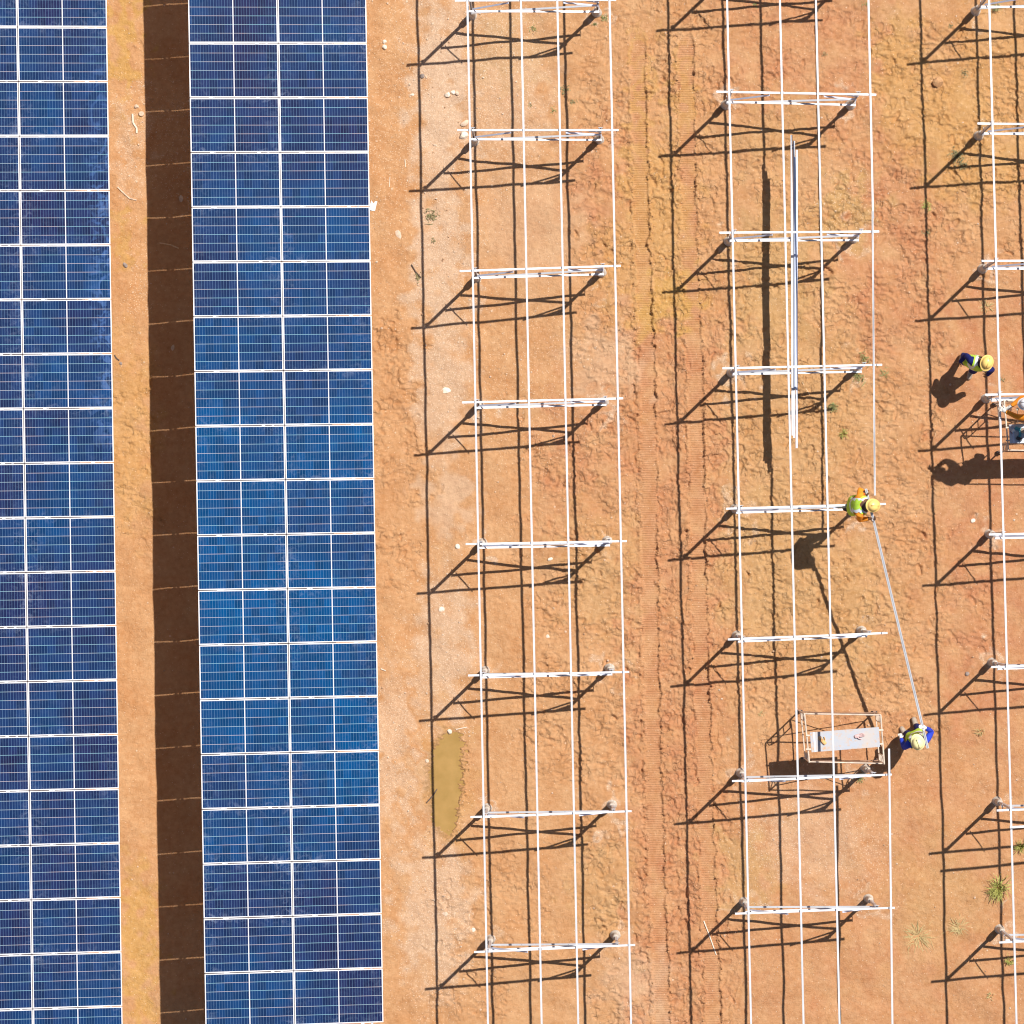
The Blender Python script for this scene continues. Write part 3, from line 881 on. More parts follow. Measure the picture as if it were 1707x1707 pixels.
# ------------------------------------------------------------------ scaffolds
def scaffold(tlp, trp, blp, brp, deck_px, label, deckmat, deck_label, ztop=1.62):
    tl_, tr_, bl_, br_ = [W(*p, ztop) for p in (tlp, trp, blp, brp)]
    c = (tl_ + tr_ + bl_ + br_) / 4
    org = Vector((c.x, c.y, 0))
    root = empty('scaffold', org); tag(root, label, 'scaffold')
    q = lambda p, z: Vector((p.x - org.x, p.y - org.y, z))
    for a, b_ in ((tl_, bl_), (tr_, br_)):
        f = MB()
        f.tube(q(a, 0.12), q(a, ztop), 0.015); f.tube(q(b_, 0.12), q(b_, ztop), 0.015)
        f.tube(q(a, ztop), q(b_, ztop), 0.016)
        m1 = a.lerp(b_, 0.16); m2 = a.lerp(b_, 0.84)
        # ladder side: curved inner rail with rungs
        for mm, side_p in ((m1, a), (m2, b_)):
            pts = [q(mm, 0.45), q(mm, 1.25), q(mm.lerp(side_p, 0.3), 1.45), q(side_p, 1.58)]
            for k in range(3): f.tube(pts[k], pts[k + 1], 0.011, 6)
            for z in (0.5, 0.8, 1.1, 1.35): f.tube(q(side_p, z), q(mm, z), 0.010, 6)
        f.tube(q(a, 0.45), q(b_, 0.45), 0.014)
        fo = f.build('end_frame', 'scaf', root)
        for p in (a, b_):
            w = MB(); w.tube(q(p, 0.065) + Vector((0, -0.02, 0)), q(p, 0.065) + Vector((0, 0.02, 0)), 0.062, 14)
            w.box(q(p, 0.11), (0.05, 0.06, 0.05), mi=1)
            w.build('caster', ['rubber', 'rust'], root)
    for a, b_ in ((tl_, tr_), (bl_, br_)):
        f = MB(); f.tube(q(a, 0.45), q(b_, 1.35), 0.010, 6); f.build('cross_brace', 'rust', root)
        f = MB(); f.tube(q(a, 1.35), q(b_, 0.45), 0.010, 6); f.build('cross_brace', 'rust', root)
        f = MB(); f.tube(q(a, ztop - 0.045), q(b_, ztop - 0.045), 0.014, 6); f.build('side_rail', 'scaf', root)
    # deck board
    dz = ztop + 0.055
    d = [W(*p, dz) for p in deck_px]
    vs_ = [q(p, dz) for p in d] + [q(p, dz - 0.045) for p in d]
    b = MB(); b.add(vs_, [(0, 3, 2, 1), (4, 5, 6, 7), (0, 1, 5, 4), (1, 2, 6, 5), (2, 3, 7, 6), (3, 0, 4, 7)])
    l0 = q(d[0], dz); l1 = q(d[1], dz); l2 = q(d[2], dz); l3 = q(d[3], dz)
    dk = b.build('deck_board', deckmat, root)
    for (pa, pb, sgn) in ((l0, l3, -1), (l1, l2, 1)):
        for t in (0.15, 0.85):
            p = pa.lerp(pb, t)
            fx = q(tl_, 0).lerp(q(bl_, 0), 0.5).x if sgn < 0 else q(tr_, 0).lerp(q(br_, 0), 0.5).x
            h = MB(); h.box(((p.x + fx) / 2, p.y, dz - 0.02), (abs(p.x - fx) + 0.03, 0.03, 0.018))
            h.build('hook', 'scaf', dk)
    # welded lip near the left end of the board
    s_ = MB(); ea = l0.lerp(l1, 0.055); eb = l3.lerp(l2, 0.055)
    s_.sweep(ea + Vector((0, 0, 0.003)), eb + Vector((0, 0, 0.003)), [(-.017, -.002), (.017, -.002), (.017, .002), (-.017, .002)])
    s_.build('end_strip', 'steel_dull', dk)
    return root, dz
sc1, dz1 = scaffold((1341, 1190), (1468, 1192), (1349, 1270), (1474, 1273),
                    [(1350, 1221), (1465, 1212), (1467, 1245), (1353, 1254)],
                    'tan tube scaffold with a mud-stained blue-grey board, below the middle of the bare table', 'deck', '')
sc2, dz2 = scaffold((1674, 668), (1801, 670), (1681, 750), (1808, 753),
                    [(1682, 708), (1800, 705), (1801, 737), (1683.5, 739)],
                    'tan tube scaffold with a clean pale board at the right edge, under the orange-sleeved worker', 'deck2', '')

# ------------------------------------------------------------------ hands, people
def skin_mesh(name, verts, edges, radii, roots, levels=2):
    me = bpy.data.meshes.new(name)
    me.from_pydata([tuple(v) for v in verts], edges, [])
    ob = bpy.data.objects.new(name, me); COL.objects.link(ob)
    md = ob.modifiers.new('Skin', 'SKIN'); md.use_smooth_shade = True
    sv = me.skin_vertices[0].data
    for i, r in enumerate(radii):
        sv[i].radius = (r, r) if not isinstance(r, tuple) else r
        sv[i].use_root = i in roots
    if levels:
        sd = ob.modifiers.new('Sub', 'SUBSURF'); sd.levels = levels; sd.render_levels = levels
    bpy.context.view_layer.update()
    dg = bpy.context.evaluated_depsgraph_get()
    out = bpy.data.meshes.new_from_object(ob.evaluated_get(dg), depsgraph=dg)
    bpy.data.objects.remove(ob); bpy.data.meshes.remove(me)
    return out

def hand_chain(V, E, Rr, roots, wrist, direction, palm_n, curl=0.6, side_=1, scale=1.0):
    """palm + five separate bent fingers, appended as skinned chains. direction: forearm direction; palm_n: palm normal"""
    d = direction.normalized(); n = (palm_n - d * palm_n.dot(d)).normalized(); s = d.cross(n).normalized() * side_
    specs = [(-0.032, 0.070, 0.0085), (-0.011, 0.080, 0.009), (0.011, 0.075, 0.0088), (0.031, 0.058, 0.008)]
    for (off, L, r) in specs:
        i0 = len(V)
        p = wrist + d * 0.06 + s * off * 0.8
        dd = d.copy(); pts = [p, wrist + d * 0.098 + s * off]
        ax = n.cross(d)
        for k in range(3):
            dd = (dd * math.cos(curl) + n * math.sin(curl) * 1.0).normalized() if k >= 0 else dd
            pts.append(pts[-1] + dd * L * (0.45, 0.32, 0.25)[k])
            dd = dd
        for k, q in enumerate(pts):
            V.append(q); Rr.append((0.010, r, r, r * 0.9, r * 0.75)[k])
            if k: E.append((i0 + k - 1, i0 + k))
        roots.add(i0)
    i0 = len(V)
    p0 = wrist + d * 0.025 - s * 0.022; td = (d * 0.55 - s * 0.75 + n * 0.35).normalized()
    pts = [p0, p0 + td * 0.038, p0 + td * 0.060 + d * 0.012, p0 + td * 0.070 + d * 0.036]
    for k, q in enumerate(pts):
        V.append(q); Rr.append((0.013, 0.011, 0.010, 0.0085)[k])
        if k: E.append((i0 + k - 1, i0 + k))
    roots.add(i0)

def person(pose, loc, rz, label, hat, sleeve, trousers, gloves=None, hat_rot=None, group=None):
    """pose: joint name -> local position (x right, y forward, z up)"""
    J = {k: Vector(v) for k, v in pose.items()}
    root = empty('person', loc, rz); tag(root, label, 'person', group)
    names = ['pelvis', 'waist', 'chest', 'neck', 'head', 'crown', 'shoulder_l', 'elbow_l', 'wrist_l', 'palm_l',
             'shoulder_r', 'elbow_r', 'wrist_r', 'palm_r', 'hip_l', 'knee_l', 'ankle_l', 'toe_l', 'hip_r', 'knee_r', 'ankle_r', 'toe_r']
    for s in 'lr':
        d = (J['wrist_' + s] - J['elbow_' + s]).normalized()
        J['palm_' + s] = J['wrist_' + s] + d * 0.075
    f = (J['crown'] - J['head']).normalized()
    rad = dict(pelvis=(.135, .115), waist=(.125, .10), chest=(.155, .115), neck=(.062, .062), head=(.088, .092), crown=(.075, .078),
               shoulder=(.070, .070), elbow=(.047, .047), wrist=(.032, .030), palm=(.042, .020), hip=(.098, .098), knee=(.064, .064),
               ankle=(.045, .045), toe=(.042, .034))
    V = [J[n] for n in names]; Rr = [rad[n.split('_')[0]] for n in names]
    ix = {n: i for i, n in enumerate(names)}
    bones = [('pelvis', 'waist'), ('waist', 'chest'), ('chest', 'neck'), ('neck', 'head'), ('head', 'crown')]
    for s in 'lr':
        bones += [('chest', 'shoulder_' + s), ('shoulder_' + s, 'elbow_' + s), ('elbow_' + s, 'wrist_' + s), ('wrist_' + s, 'palm_' + s),
                  ('pelvis', 'hip_' + s), ('hip_' + s, 'knee_' + s), ('knee_' + s, 'ankle_' + s), ('ankle_' + s, 'toe_' + s)]
    E = [(ix[a], ix[b]) for a, b in bones]
    roots = {0}
    body = skin_mesh('person_body', V, E, Rr, roots, 2)
    # fingers, nose, ears as joined islands
    V2, E2, R2, ro2 = [], [], [], set()
    for s, sd in (('l', 1), ('r', -1)):
        d = (J['wrist_' + s] - J['elbow_' + s]).normalized()
        pn = J.get('pn_' + s, Vector((0, 0, -1)))
        if abs(pn.dot(d)) > 0.95: pn = Vector((0, 1, 0))
        hand_chain(V2, E2, R2, ro2, J['wrist_' + s], d, pn, 0.55, sd)
    fwd = J.get('face', Vector((0, 1, 0))); fwd = (fwd - f * fwd.dot(f)).normalized(); rt = fwd.cross(f).normalized()
    hc = J['head'] + f * 0.02
    for pts, rs in (([hc + fwd * 0.075, hc + fwd * 0.098 + f * -0.012, hc + fwd * 0.108 - f * 0.028], (.014, .013, .014)),
                    ([hc + rt * 0.080, hc + rt * 0.096 - f * 0.005, hc + rt * 0.094 - f * 0.03], (.014, .016, .012)),
                    ([hc - rt * 0.080, hc - rt * 0.096 - f * 0.005, hc - rt * 0.094 - f * 0.03], (.014, .016, .012)),
                    ([hc + fwd * 0.082 - f * 0.055 - rt * 0.02, hc + fwd * 0.088 - f * 0.056, hc + fwd * 0.082 - f * 0.055 + rt * 0.02], (.009, .010, .009))):
        i0 = len(V2); ro2.add(i0)
        for k, (p, r) in enumerate(zip(pts, rs)):
            V2.append(p); R2.append(r)
            if k: E2.append((i0 + k - 1, i0 + k))
    extra = skin_mesh('extra', V2, E2, R2, ro2, 1)
    nb = len(body.polygons)
    bm = bmesh.new(); bm.from_mesh(body); bm.from_mesh(extra)
    bmesh.ops.recalc_face_normals(bm, faces=bm.faces)
    bm.to_mesh(body); bm.free()
    body.materials.clear(); body.materials.append(M['skin'])
    body.polygons.foreach_set('use_smooth', [True] * len(body.polygons))
    bo = bpy.data.objects.new('body', body); COL.objects.link(bo); bo.parent = root
    # nearest bone for each face
    segs = [(J[a], J[b_], (rad[a.split('_')[0]][0] + rad[b_.split('_')[0]][0]) / 2, a, b_) for a, b_ in bones]
    cen = [p.center.copy() for p in body.polygons]
    def nearest(c):
        best, bd, bt = None, 1e9, 0
        for a, b_, r, na, nb_ in segs:
            ab = b_ - a; t = max(0, min(1, (c - a).dot(ab) / max(ab.length_squared, 1e-9)))
            d = (c - (a + ab * t)).length / r
            if d < bd: best, bd, bt = (na, nb_), d, t
        return best, bt
    near_ = [nearest(c) for c in cen]
    vn = [v.normal.copy() for v in body.vertices]
    def shell(name, test, off, mats, bandf=None, limit=None):
        idx = {}; b = MB()
        for k, p in enumerate(body.polygons):
            if (limit is not None and k >= limit) or not test(near_[k][0], near_[k][1], k): continue
            fs = []
            for vi in p.vertices:
                if vi not in idx:
                    idx[vi] = len(b.v); b.v.append(tuple(body.vertices[vi].co + vn[vi] * off))
                fs.append(idx[vi])
            b.f.append(tuple(fs)); b.mi.append(bandf(near_[k][0], near_[k][1], cen[k]) if bandf else 0)
        if b.f: return b.build(name, mats, root, True)
    torso = {'waist', 'chest', 'pelvis'}
    shell('shirt', lambda n, t, k: (n[0] in ('chest', 'waist', 'pelvis') and n[1] in ('waist', 'chest', 'shoulder_l', 'shoulder_r')) or
          n[0].startswith('shoulder') or (n[0].startswith('elbow') and t < 0.9) or (n == ('chest', 'neck') and t < 0.5), 0.009, sleeve, None, nb)
    shell('trousers', lambda n, t, k: n[0].startswith(('hip', 'knee')) or n[1].startswith('hip') or (n == ('pelvis', 'waist') and t < 0.4), 0.011, trousers, None, nb)
    def vb(n, t, c):
        up = (J['chest'] - J['pelvis']).normalized(); z = (c - J['pelvis']).dot(up)
        L_ = (J['chest'] - J['pelvis']).length
        lat = (c - J['chest']).dot(rt)
        if abs(z - L_ * 0.42) < 0.03: return 1
        if z > L_ * 0.42 and abs(abs(lat) - 0.10) < 0.025: return 1
        return 0
    shell('hi_vis_vest', lambda n, t, k: (n[0] == 'pelvis' and n[1].startswith('hip')) or (n[0].startswith('hip') and t < 0.12) or n in (('pelvis', 'waist'), ('waist', 'chest')) or (n[0] == 'chest' and n[1].startswith('shoulder') and t < 0.85) or
          (n == ('chest', 'neck') and t < 0.35), 0.024, ['hivis', 'tape'], vb, nb)
    for s in 'lr':
        shell('boot', lambda n, t, k: n[0] == 'ankle_' + s or (n[0] == 'knee_' + s and t > 0.85), 0.016, 'boot', None, nb)
        if gloves:
            shell('glove', lambda n, t, k: (n[0] == 'wrist_' + s) or (n[0] == 'elbow_' + s and t > 0.93), 0.005, gloves)
    shell('hair', lambda n, t, k: n[0] in ('head',) or (n == ('neck', 'head') and t > 0.6 and (cen[k] - J['head']).dot(fwd) < -0.02), 0.006, 'hair', None, nb)
    for sg in (-1, 1):
        b = MB(); b.lathe(hc + fwd * 0.086 + rt * 0.030 * sg + f * 0.004, [(0.002, -0.008), (0.009, -0.004), (0.009, 0.004), (0.002, 0.008)], 8)
        b.build('eye', 'eye', root)
    # hard hat: ribbed dome, brim and peak
    top = J['crown']
    q = Matrix((rt, fwd, f)).transposed()
    b = MB()
    prof = [(0.140, -0.030), (0.146, -0.026), (0.140, -0.018), (0.118, -0.014), (0.117, 0.02), (0.108, 0.055), (0.086, 0.085), (0.052, 0.103), (0.012, 0.110)]
    n = 24; vs_, fs = [], []
    for j, (r, z) in enumerate(prof):
        for i in range(n):
            t = 2 * math.pi * i / n
            y = r * math.sin(t) * 1.12
            if j < 3 and math.sin(t) > 0: y += 0.035 * math.sin(t)
            vs_.append(q @ (Vector((r * math.cos(t) * 0.90, y * 0.90, z * 0.9 + 0.0))) + top)
    for j in range(len(prof) - 1):
        for i in range(n): fs.append((j * n + i, j * n + (i + 1) % n, (j + 1) * n + (i + 1) % n, (j + 1) * n + i))
    fs.append(tuple((len(prof) - 1) * n + i for i in range(n)))
    b.add(vs_, fs)
    ho = b.build('hard_hat', hat, root, True)
    r_ = MB(); r_.sweep(top + q @ Vector((0, -0.09, 0.083)), top + q @ Vector((0, 0.09, 0.083)), [(-.012, -.01), (.012, -.01), (.006, .03), (-.006, .03)], up=q @ Vector((0, 0, 1)))
    r_.build('crown_ridge', hat, ho, True)
    return root

def stand(**kw):
    p = dict(pelvis=(0, 0, .93), waist=(0, .01, 1.10), chest=(0, .02, 1.33), neck=(0, .03, 1.48), head=(0, .05, 1.58), crown=(0, .06, 1.68),
             shoulder_l=(-.19, .01, 1.40), elbow_l=(-.27, -.02, 1.13), wrist_l=(-.27, .12, .90),
             shoulder_r=(.19, .01, 1.40), elbow_r=(.27, -.02, 1.13), wrist_r=(.27, .12, .90),
             hip_l=(-.10, 0, .88), knee_l=(-.11, .04, .49), ankle_l=(-.12, 0, .09), toe_l=(-.13, .17, .045),
             hip_r=(.10, 0, .88), knee_r=(.11, .04, .49), ankle_r=(.12, 0, .09), toe_r=(.13, .17, .045))
    p.update(kw)
    return p

def facing(dx_px, dy_px):
    """yaw so that local +y points along the given pixel direction"""
    return math.atan2(-dy_px, dx_px) - math.pi / 2

# worker 1: walking, yellow hat
g1 = G(1611, 606)
pose = stand(pelvis=(-.05, .0, .92), waist=(-.09, .02, 1.08), chest=(-.14, -.02, 1.30), neck=(-.19, -.03, 1.45), head=(-.22, -.03, 1.55), crown=(-.235, -.03, 1.64),
             shoulder_l=(-.33, .06, 1.36), elbow_l=(-.42, .02, 1.10), wrist_l=(-.38, .14, .90),
             shoulder_r=(.05, .03, 1.39), elbow_r=(.15, -.06, 1.14), wrist_r=(.20, .10, .95),
             hip_l=(-.14, 0, .88), hip_r=(.06, 0, .88),
             knee_l=(-.14, .12, .49), ankle_l=(-.13, .10, .10), toe_l=(-.14, .27, .05), knee_r=(.09, .03, .48), ankle_r=(.12, -.14, .13), toe_r=(.13, .0, .06))
p1 = person(pose, g1, facing(-0.35, 0.94), 'worker in a yellow hard hat, lime vest and navy sleeves walking beside the right-hand rails',
            'hat_yellow', 'navy', 'navy')
# the tilted rail: upper end over the frame, lower end on a worker's shoulder
RA = W(1443.5, 815, 2.47); RB = W(1546.5, 1247, 1.47)
def on_rail(py):
    """point of the rail seen at photo row py"""
    lo, hi = 0.0, 1.0
    for _ in range(40):
        t = (lo + hi) / 2; p = RA.lerp(RB, t); v = NY - p.y * S / (1 - p.z / H)
        if v < py: lo = t
        else: hi = t
    return p
def local(p, loc, rz):
    return Matrix.Rotation(-rz, 3, 'Z') @ (Vector(p) - Vector(loc))
# worker 3: on the ground, carrying the lower end of the rail on the right shoulder
g3 = G(1519, 1222); rz3 = facing(-0.35, -0.94)
hr = local(on_rail(1209), g3, rz3); hr.z -= 0.05
sr = local(on_rail(1234), g3, rz3)
sx, sy = sr.x + 0.045, sr.y
pose = stand(pelvis=(.0, -.03, .92), waist=(.0, -.06, 1.09), chest=(-.03, -.08, 1.29), neck=(-.04, -.09, 1.44), head=(-.05, -.10, 1.54), crown=(-.055, -.11, 1.63),
             shoulder_l=(-.22, -.09, 1.37), elbow_l=(-.30, -.14, 1.12), wrist_l=(-.28, .04, .96),
             shoulder_r=(sx - .03, sy - .02, sr.z - .115), elbow_r=(sx + .14, sy + .10, 1.22), wrist_r=(hr.x + .03, hr.y - .06, hr.z - .02),
             hip_l=(-.10, -.03, .88), hip_r=(.10, -.03, .88),
             knee_l=(-.11, .05, .49), ankle_l=(-.12, .02, .09), toe_l=(-.15, .18, .045),
             knee_r=(.12, .10, .49), ankle_r=(.13, .10, .09), toe_r=(.14, .27, .045), pn_r=(-1, 0, .2))
p3 = person(pose, g3, rz3, 'worker in pale yellow hard hat standing on soil, holding the tilted rail\'s lower end',
            'hat_pale', 'royal', 'navy', 'glove_white')
# worker 2: standing on the braces, bending over the frame
b4 = F4[4]
mw = Matrix.Translation(b4.location) @ Matrix.Rotation(b4.rotation_euler[2], 4, 'Z')
foot = mw @ Vector((3.03 * 0.86, -0.05, 0))
pose = dict(pelvis=(0, .05, 2.05), waist=(0, .10, 2.20), chest=(0, .20, 2.36), neck=(0, .29, 2.47), head=(0, .35, 2.54), crown=(.0, .39, 2.62),
            shoulder_l=(-.18, .17, 2.40), elbow_l=(-.33, .20, 2.08), wrist_l=(-.31, .36, 2.22),
            shoulder_r=(.18, .17, 2.40), elbow_r=(.27, .24, 2.10), wrist_r=(.17, .40, 2.14),
            hip_l=(-.10, .05, 2.0), knee_l=(-.11, .26, 1.70), ankle_l=(-.035, .17, 1.41), toe_l=(-.04, .32, 1.38),
            hip_r=(.10, .05, 2.0), knee_r=(.11, .12, 1.66), ankle_r=(.035, -.06, 1.345), toe_r=(.04, .09, 1.31), pn_l=(0, 0, 1), pn_r=(0, 0, 1))
for k_ in list(pose):
    if not k_.startswith('pn'):
        x, y, z = pose[k_]; pose[k_] = (x, y, z + 0.10)
wc = W(1418, 842, 2.35); wl = (wc.x, wc.y, 0); rz2 = facing(1, 0.03)
a_ = local(on_rail(824), wl, rz2); c_ = local(on_rail(862), wl, rz2)
pose['wrist_l'] = (a_.x - .03, a_.y - .05, a_.z - .03); pose['wrist_r'] = (c_.x + .03, c_.y - .06, c_.z - .02)
pose['elbow_l'] = (-.30, .16, 2.30); pose['elbow_r'] = (.27, .18, 2.26)
p2 = person(pose, (wc.x, wc.y, 0), facing(1, 0.03), 'worker in lime vest and orange sleeves bent over the tilted rail\'s upper end',
            'hat_yellow', 'orange', 'dark_cloth')
# worker 4: on the scaffold board at the right edge
pose = dict(pelvis=(.12, .0, .92), waist=(.18, .03, 1.06), chest=(.24, .10, 1.25), neck=(.29, .17, 1.37), head=(.32, .22, 1.46), crown=(.34, .25, 1.55),
            shoulder_l=(.09, .12, 1.29), elbow_l=(.10, .36, 1.13), wrist_l=(.20, .58, 1.05),
            shoulder_r=(.44, .08, 1.32), elbow_r=(.46, .30, 1.16), wrist_r=(.30, .48, 1.06),
            hip_l=(.0, 0, .88), knee_l=(-.06, .05, .49), ankle_l=(-.10, 0, .09), toe_l=(-.11, .16, .045),
            hip_r=(.20, 0, .88), knee_r=(.18, .05, .49), ankle_r=(.12, 0, .09), toe_r=(.13, .16, .045), face=(0, .7, -.5))
w4 = W(1716, 709, dz2)
p4 = person(pose, (w4.x, w4.y, dz2), facing(-1, -0.05), 'worker in white hard hat and orange sleeves on the scaffold at the right edge',
            'hat_white', 'orange', 'dark_cloth', 'glove_white')

# the rail the two workers carry
o_ = Vector((RA.x, RA.y, 0))
b = MB(); b.sweep(RA - o_, RB - o_, cprof(0.046, 0.05, 0.003, 0.0195, True))
ob = b.build('carried_rail', 'steel'); ob.location = o_
tag(ob, 'slotted tilted rail carried by two workers, between a frame and the open soil', 'rail')

# ------------------------------------------------------------------ small things on the boards
def glove(px, py, z, ang, mat, label):
    V_, E_, R_, ro = [], [], [], set()
    V_ += [Vector((0, -.06, .02)), Vector((0, 0, .022)), Vector((0, .05, .02))]; R_ += [(.035, .016), (.040, .018), (.038, .014)]; E_ += [(0, 1), (1, 2)]; ro.add(0)
    hand_chain(V_, E_, R_, ro, Vector((0, -.03, .022)), Vector((0, 1, 0)), Vector((0.2, 0, -.5)), 0.12)
    me_ = skin_mesh('work_glove', V_, E_, R_, ro, 1)
    me_.materials.clear(); me_.materials.append(M[mat])
    o = bpy.data.objects.new('work_glove', me_); COL.objects.link(o)
    o.location = W(px, py, z); o.rotation_euler = (0, 0, ang)
    tag(o, label, 'glove')
glove(1373, 1237, dz1 + 0.002, 0.8, 'glove_tan', 'crumpled tan work glove on the left half of the stained scaffold board')
glove(1429, 1227, dz1 + 0.002, -1.3, 'glove_red', 'red and white work glove on the right half of the stained scaffold board')
# teal cordless drill
c_ = W(1699, 716, dz2); rt_ = empty('power_drill', c_, -0.4); tag(rt_, 'teal cordless drill lying on the clean scaffold board at the right edge', 'drill')
b = MB(); b.tube((-.09, 0, .04), (.07, 0, .04), 0.034, 12); b.sweep((0.03, 0, .04), (0.06, -.14, .035), [(-.022, -.02), (.022, -.02), (.022, .02), (-.022, .02)]); b.build('motor_housing', 'teal', rt_)
b = MB(); b.tube((-.09, 0, .04), (-.14, 0, .04), 0.022, 10); b.tube((-.14, 0, .04), (-.20, 0, .04), 0.006, 6); b.build('chuck', 'bolt', rt_)
b = MB(); b.box((0.065, -.165, .038), (.11, .06, .07)); b.build('battery', 'black_plastic', rt_)
c_ = W(1688, 719, dz2); rt_ = empty('marker_spool', c_, 0.6); tag(rt_, 'small purple and white spool lying beside the teal drill', 'spool')
b = MB(); b.tube((-.03, 0, .035), (.03, 0, .035), 0.022, 12); b.build('core', 'paper', rt_)
for sx in (-1, 1):
    b = MB(); b.tube((sx * .03, 0, .035), (sx * .042, 0, .035), 0.035, 14); b.build('flange', 'cup' if sx < 0 else 'paper', rt_)
# rope hanging by the worker
a_ = W(1696, 682, dz2 + 0.9); e_ = W(1697, 707, dz2 + 0.004)
b = MB(); b.tube(Vector((0, 0, 0)), e_ - a_, 0.007, 6); b.lathe((0, 0, -0.01), [(0.004, -.03), (.03, -.015), (.032, .02), (.01, .035)], 10)
ob = b.build('hanging_cord', 'rope'); ob.location = a_
tag(ob, 'pale cord hanging from the orange-sleeved worker down to the clean board', 'cord')

# ------------------------------------------------------------------ stones, sticks, scraps
def stone(px, py, r, mat, label, name='stone', sq=(1, 1, .6), seed=0, group=None, sink=0.25, boxy=0.0):
    bm = bmesh.new(); bmesh.ops.create_icosphere(bm, subdivisions=2, radius=1.0)
    rr_ = random.Random(seed * 7 + int(px)); dirs = [Vector((rr_.gauss(0, 1), rr_.gauss(0, 1), rr_.gauss(0, 1))).normalized() for _ in range(9)]
    cuts = [rr_.uniform(0.55, 0.95) for _ in dirs]
    for v_ in bm.verts:
        for d_, c2 in zip(dirs, cuts):
            t = v_.co.dot(d_)
            if t > c2: v_.co -= d_ * (t - c2)
        v_.co = Vector((v_.co.x * sq[0], v_.co.y * sq[1], v_.co.z * sq[2])) * r
    me_ = bpy.data.meshes.new(name); bm.to_mesh(me_); bm.free()
    me_.materials.append(M[mat])
    o = bpy.data.objects.new(name, me_); COL.objects.link(o)
    g_ = G(px, py); o.location = (g_.x, g_.y, g_.z + r * sq[2] * (1 - 2 * sink) * 0.6)
    o.rotation_euler = (0, 0, rr_.uniform(0, 6.28))
    tag(o, label, 'stone', group)
    return o
stone(1563, 137, .115, 'red_rock', 'large round orange clod casting a dark shadow near the upper right', 'clod', (1, 1, 1.0), 1, None, 0.1)
stone(1612, 1123, .05, 'grey_rock', 'small dark grey stone left of a footing at the right edge', 'stone', (1, .9, .7), 2)
stone(775, 205, .075, 'rock', 'pale flat stone just above a frame end of the table next to the panels', 'stone', (1.3, .8, .5), 3)
stone(773, 226, .095, 'white_rock', 'largest pale stone by the second footing of the table next to the panels', 'stone', (.9, 1.1, .7), 4)
stone(704, 127, .05, 'grey_rock', 'dark brown stone under the outer rail shadow near the top', 'stone', (1, 1, .8), 5)
stone(641, 70, .045, 'white_rock', 'upper of two small pale stones beside the panel row near the top', 'stone', (1, 1, .8), 6)
stone(641, 79, .055, 'white_rock', 'lower of two small pale stones beside the panel row near the top', 'stone', (1, .9, .8), 7)
stone(746, 158, .06, 'white_rock', 'left stone of the pale cluster between the shadow lines', 'stone', (1, 1, .9), 8)
stone(755, 154, .05, 'white_rock', 'middle stone of the pale cluster between the shadow lines', 'stone', (1, 1, .8), 9)
stone(762, 156, .045, 'rock', 'right stone of the pale cluster between the shadow lines', 'stone', (1, 1, .9), 10)
stone(749, 1220, .055, 'white_rock', 'pale square stone at the top end of the puddle', 'stone', (1, 1, .8), 11, None, 0.2)
stone(763, 911, .055, 'white_rock', 'pale stone left of the fifth frame end next to the panels', 'stone', (1, 1, .5), 12)
stone(736, 1016, .06, 'white_rock', 'flat pale stone between two frame shadows, above the puddle', 'stone', (1, 1, .35), 13)
stone(664, 391, .10, 'rock', 'flat pale stone embedded in the smooth soil beside the panels', 'stone', (.6, 1, .12), 14, None, 0.4)
stone(687, 158, .05, 'white_rock', 'oblong pale stone left of the outer rail shadow', 'stone', (.6, 1, .4), 15)
stone(744, 651, .09, 'white_rock', 'broad whitish stone left of a frame shadow, halfway up', 'stone', (1.1, .8, .2), 16, None, 0.35)
stone(742, 1551 - 28, .06, 'rock', 'round flat stone in the pale gravel patch near the bottom', 'stone', (1.1, .9, .25), 17, None, 0.35)
stone(789, 1550, .045, 'white_rock', 'round whitish stone just left of the lowest frame footing', 'stone', (1, 1, .5), 18)
stone(1622, 868, .05, 'white_rock', 'pale stone on the smooth soil above the right-edge footing', 'stone', (1, .9, .5), 19)
stone(913, 1061, .045, 'white_rock', 'lone pale stone between rail shadows above the sixth frame', 'stone', (1, 1, .5), 20)
stone(917, 932, .055, 'white_rock', 'pale oblong stone just below the fifth frame next to the panels', 'stone', (.7, 1, .5), 21)
stone(712, 1268, .05, 'rock', 'pale stone on the left bank of the puddle', 'stone', (.8, 1, .4), 23)
stone(228, 178, .05, 'rock', 'brown stone with dark shadow between the left panel rows', 'stone', (1, 1, .9), 24)
stone(236, 190, .055, 'rock', 'brown stone right beside the dark strip between the panel rows', 'stone', (1, 1, .9), 25)
stone(209, 442, .06, 'grey_rock', 'dark grey stone on the soil strip between the panel rows', 'stone', (.7, 1, .5), 26)
stone(288, 580, .07, 'rock', 'pale brick fragment lying in the dark shadow strip', 'brick_fragment', (.5, 1, .6), 27)
stone(302, 331, .06, 'rock', 'flat pale fragment in the dark shadow strip near the panel edge', 'brick_fragment', (1.3, .7, .5), 28)
stone(202, 606, .035, 'grey_rock', 'small grey pebble beside the dark twig at the left panel edge', 'stone', (1, 1, .6), 29)

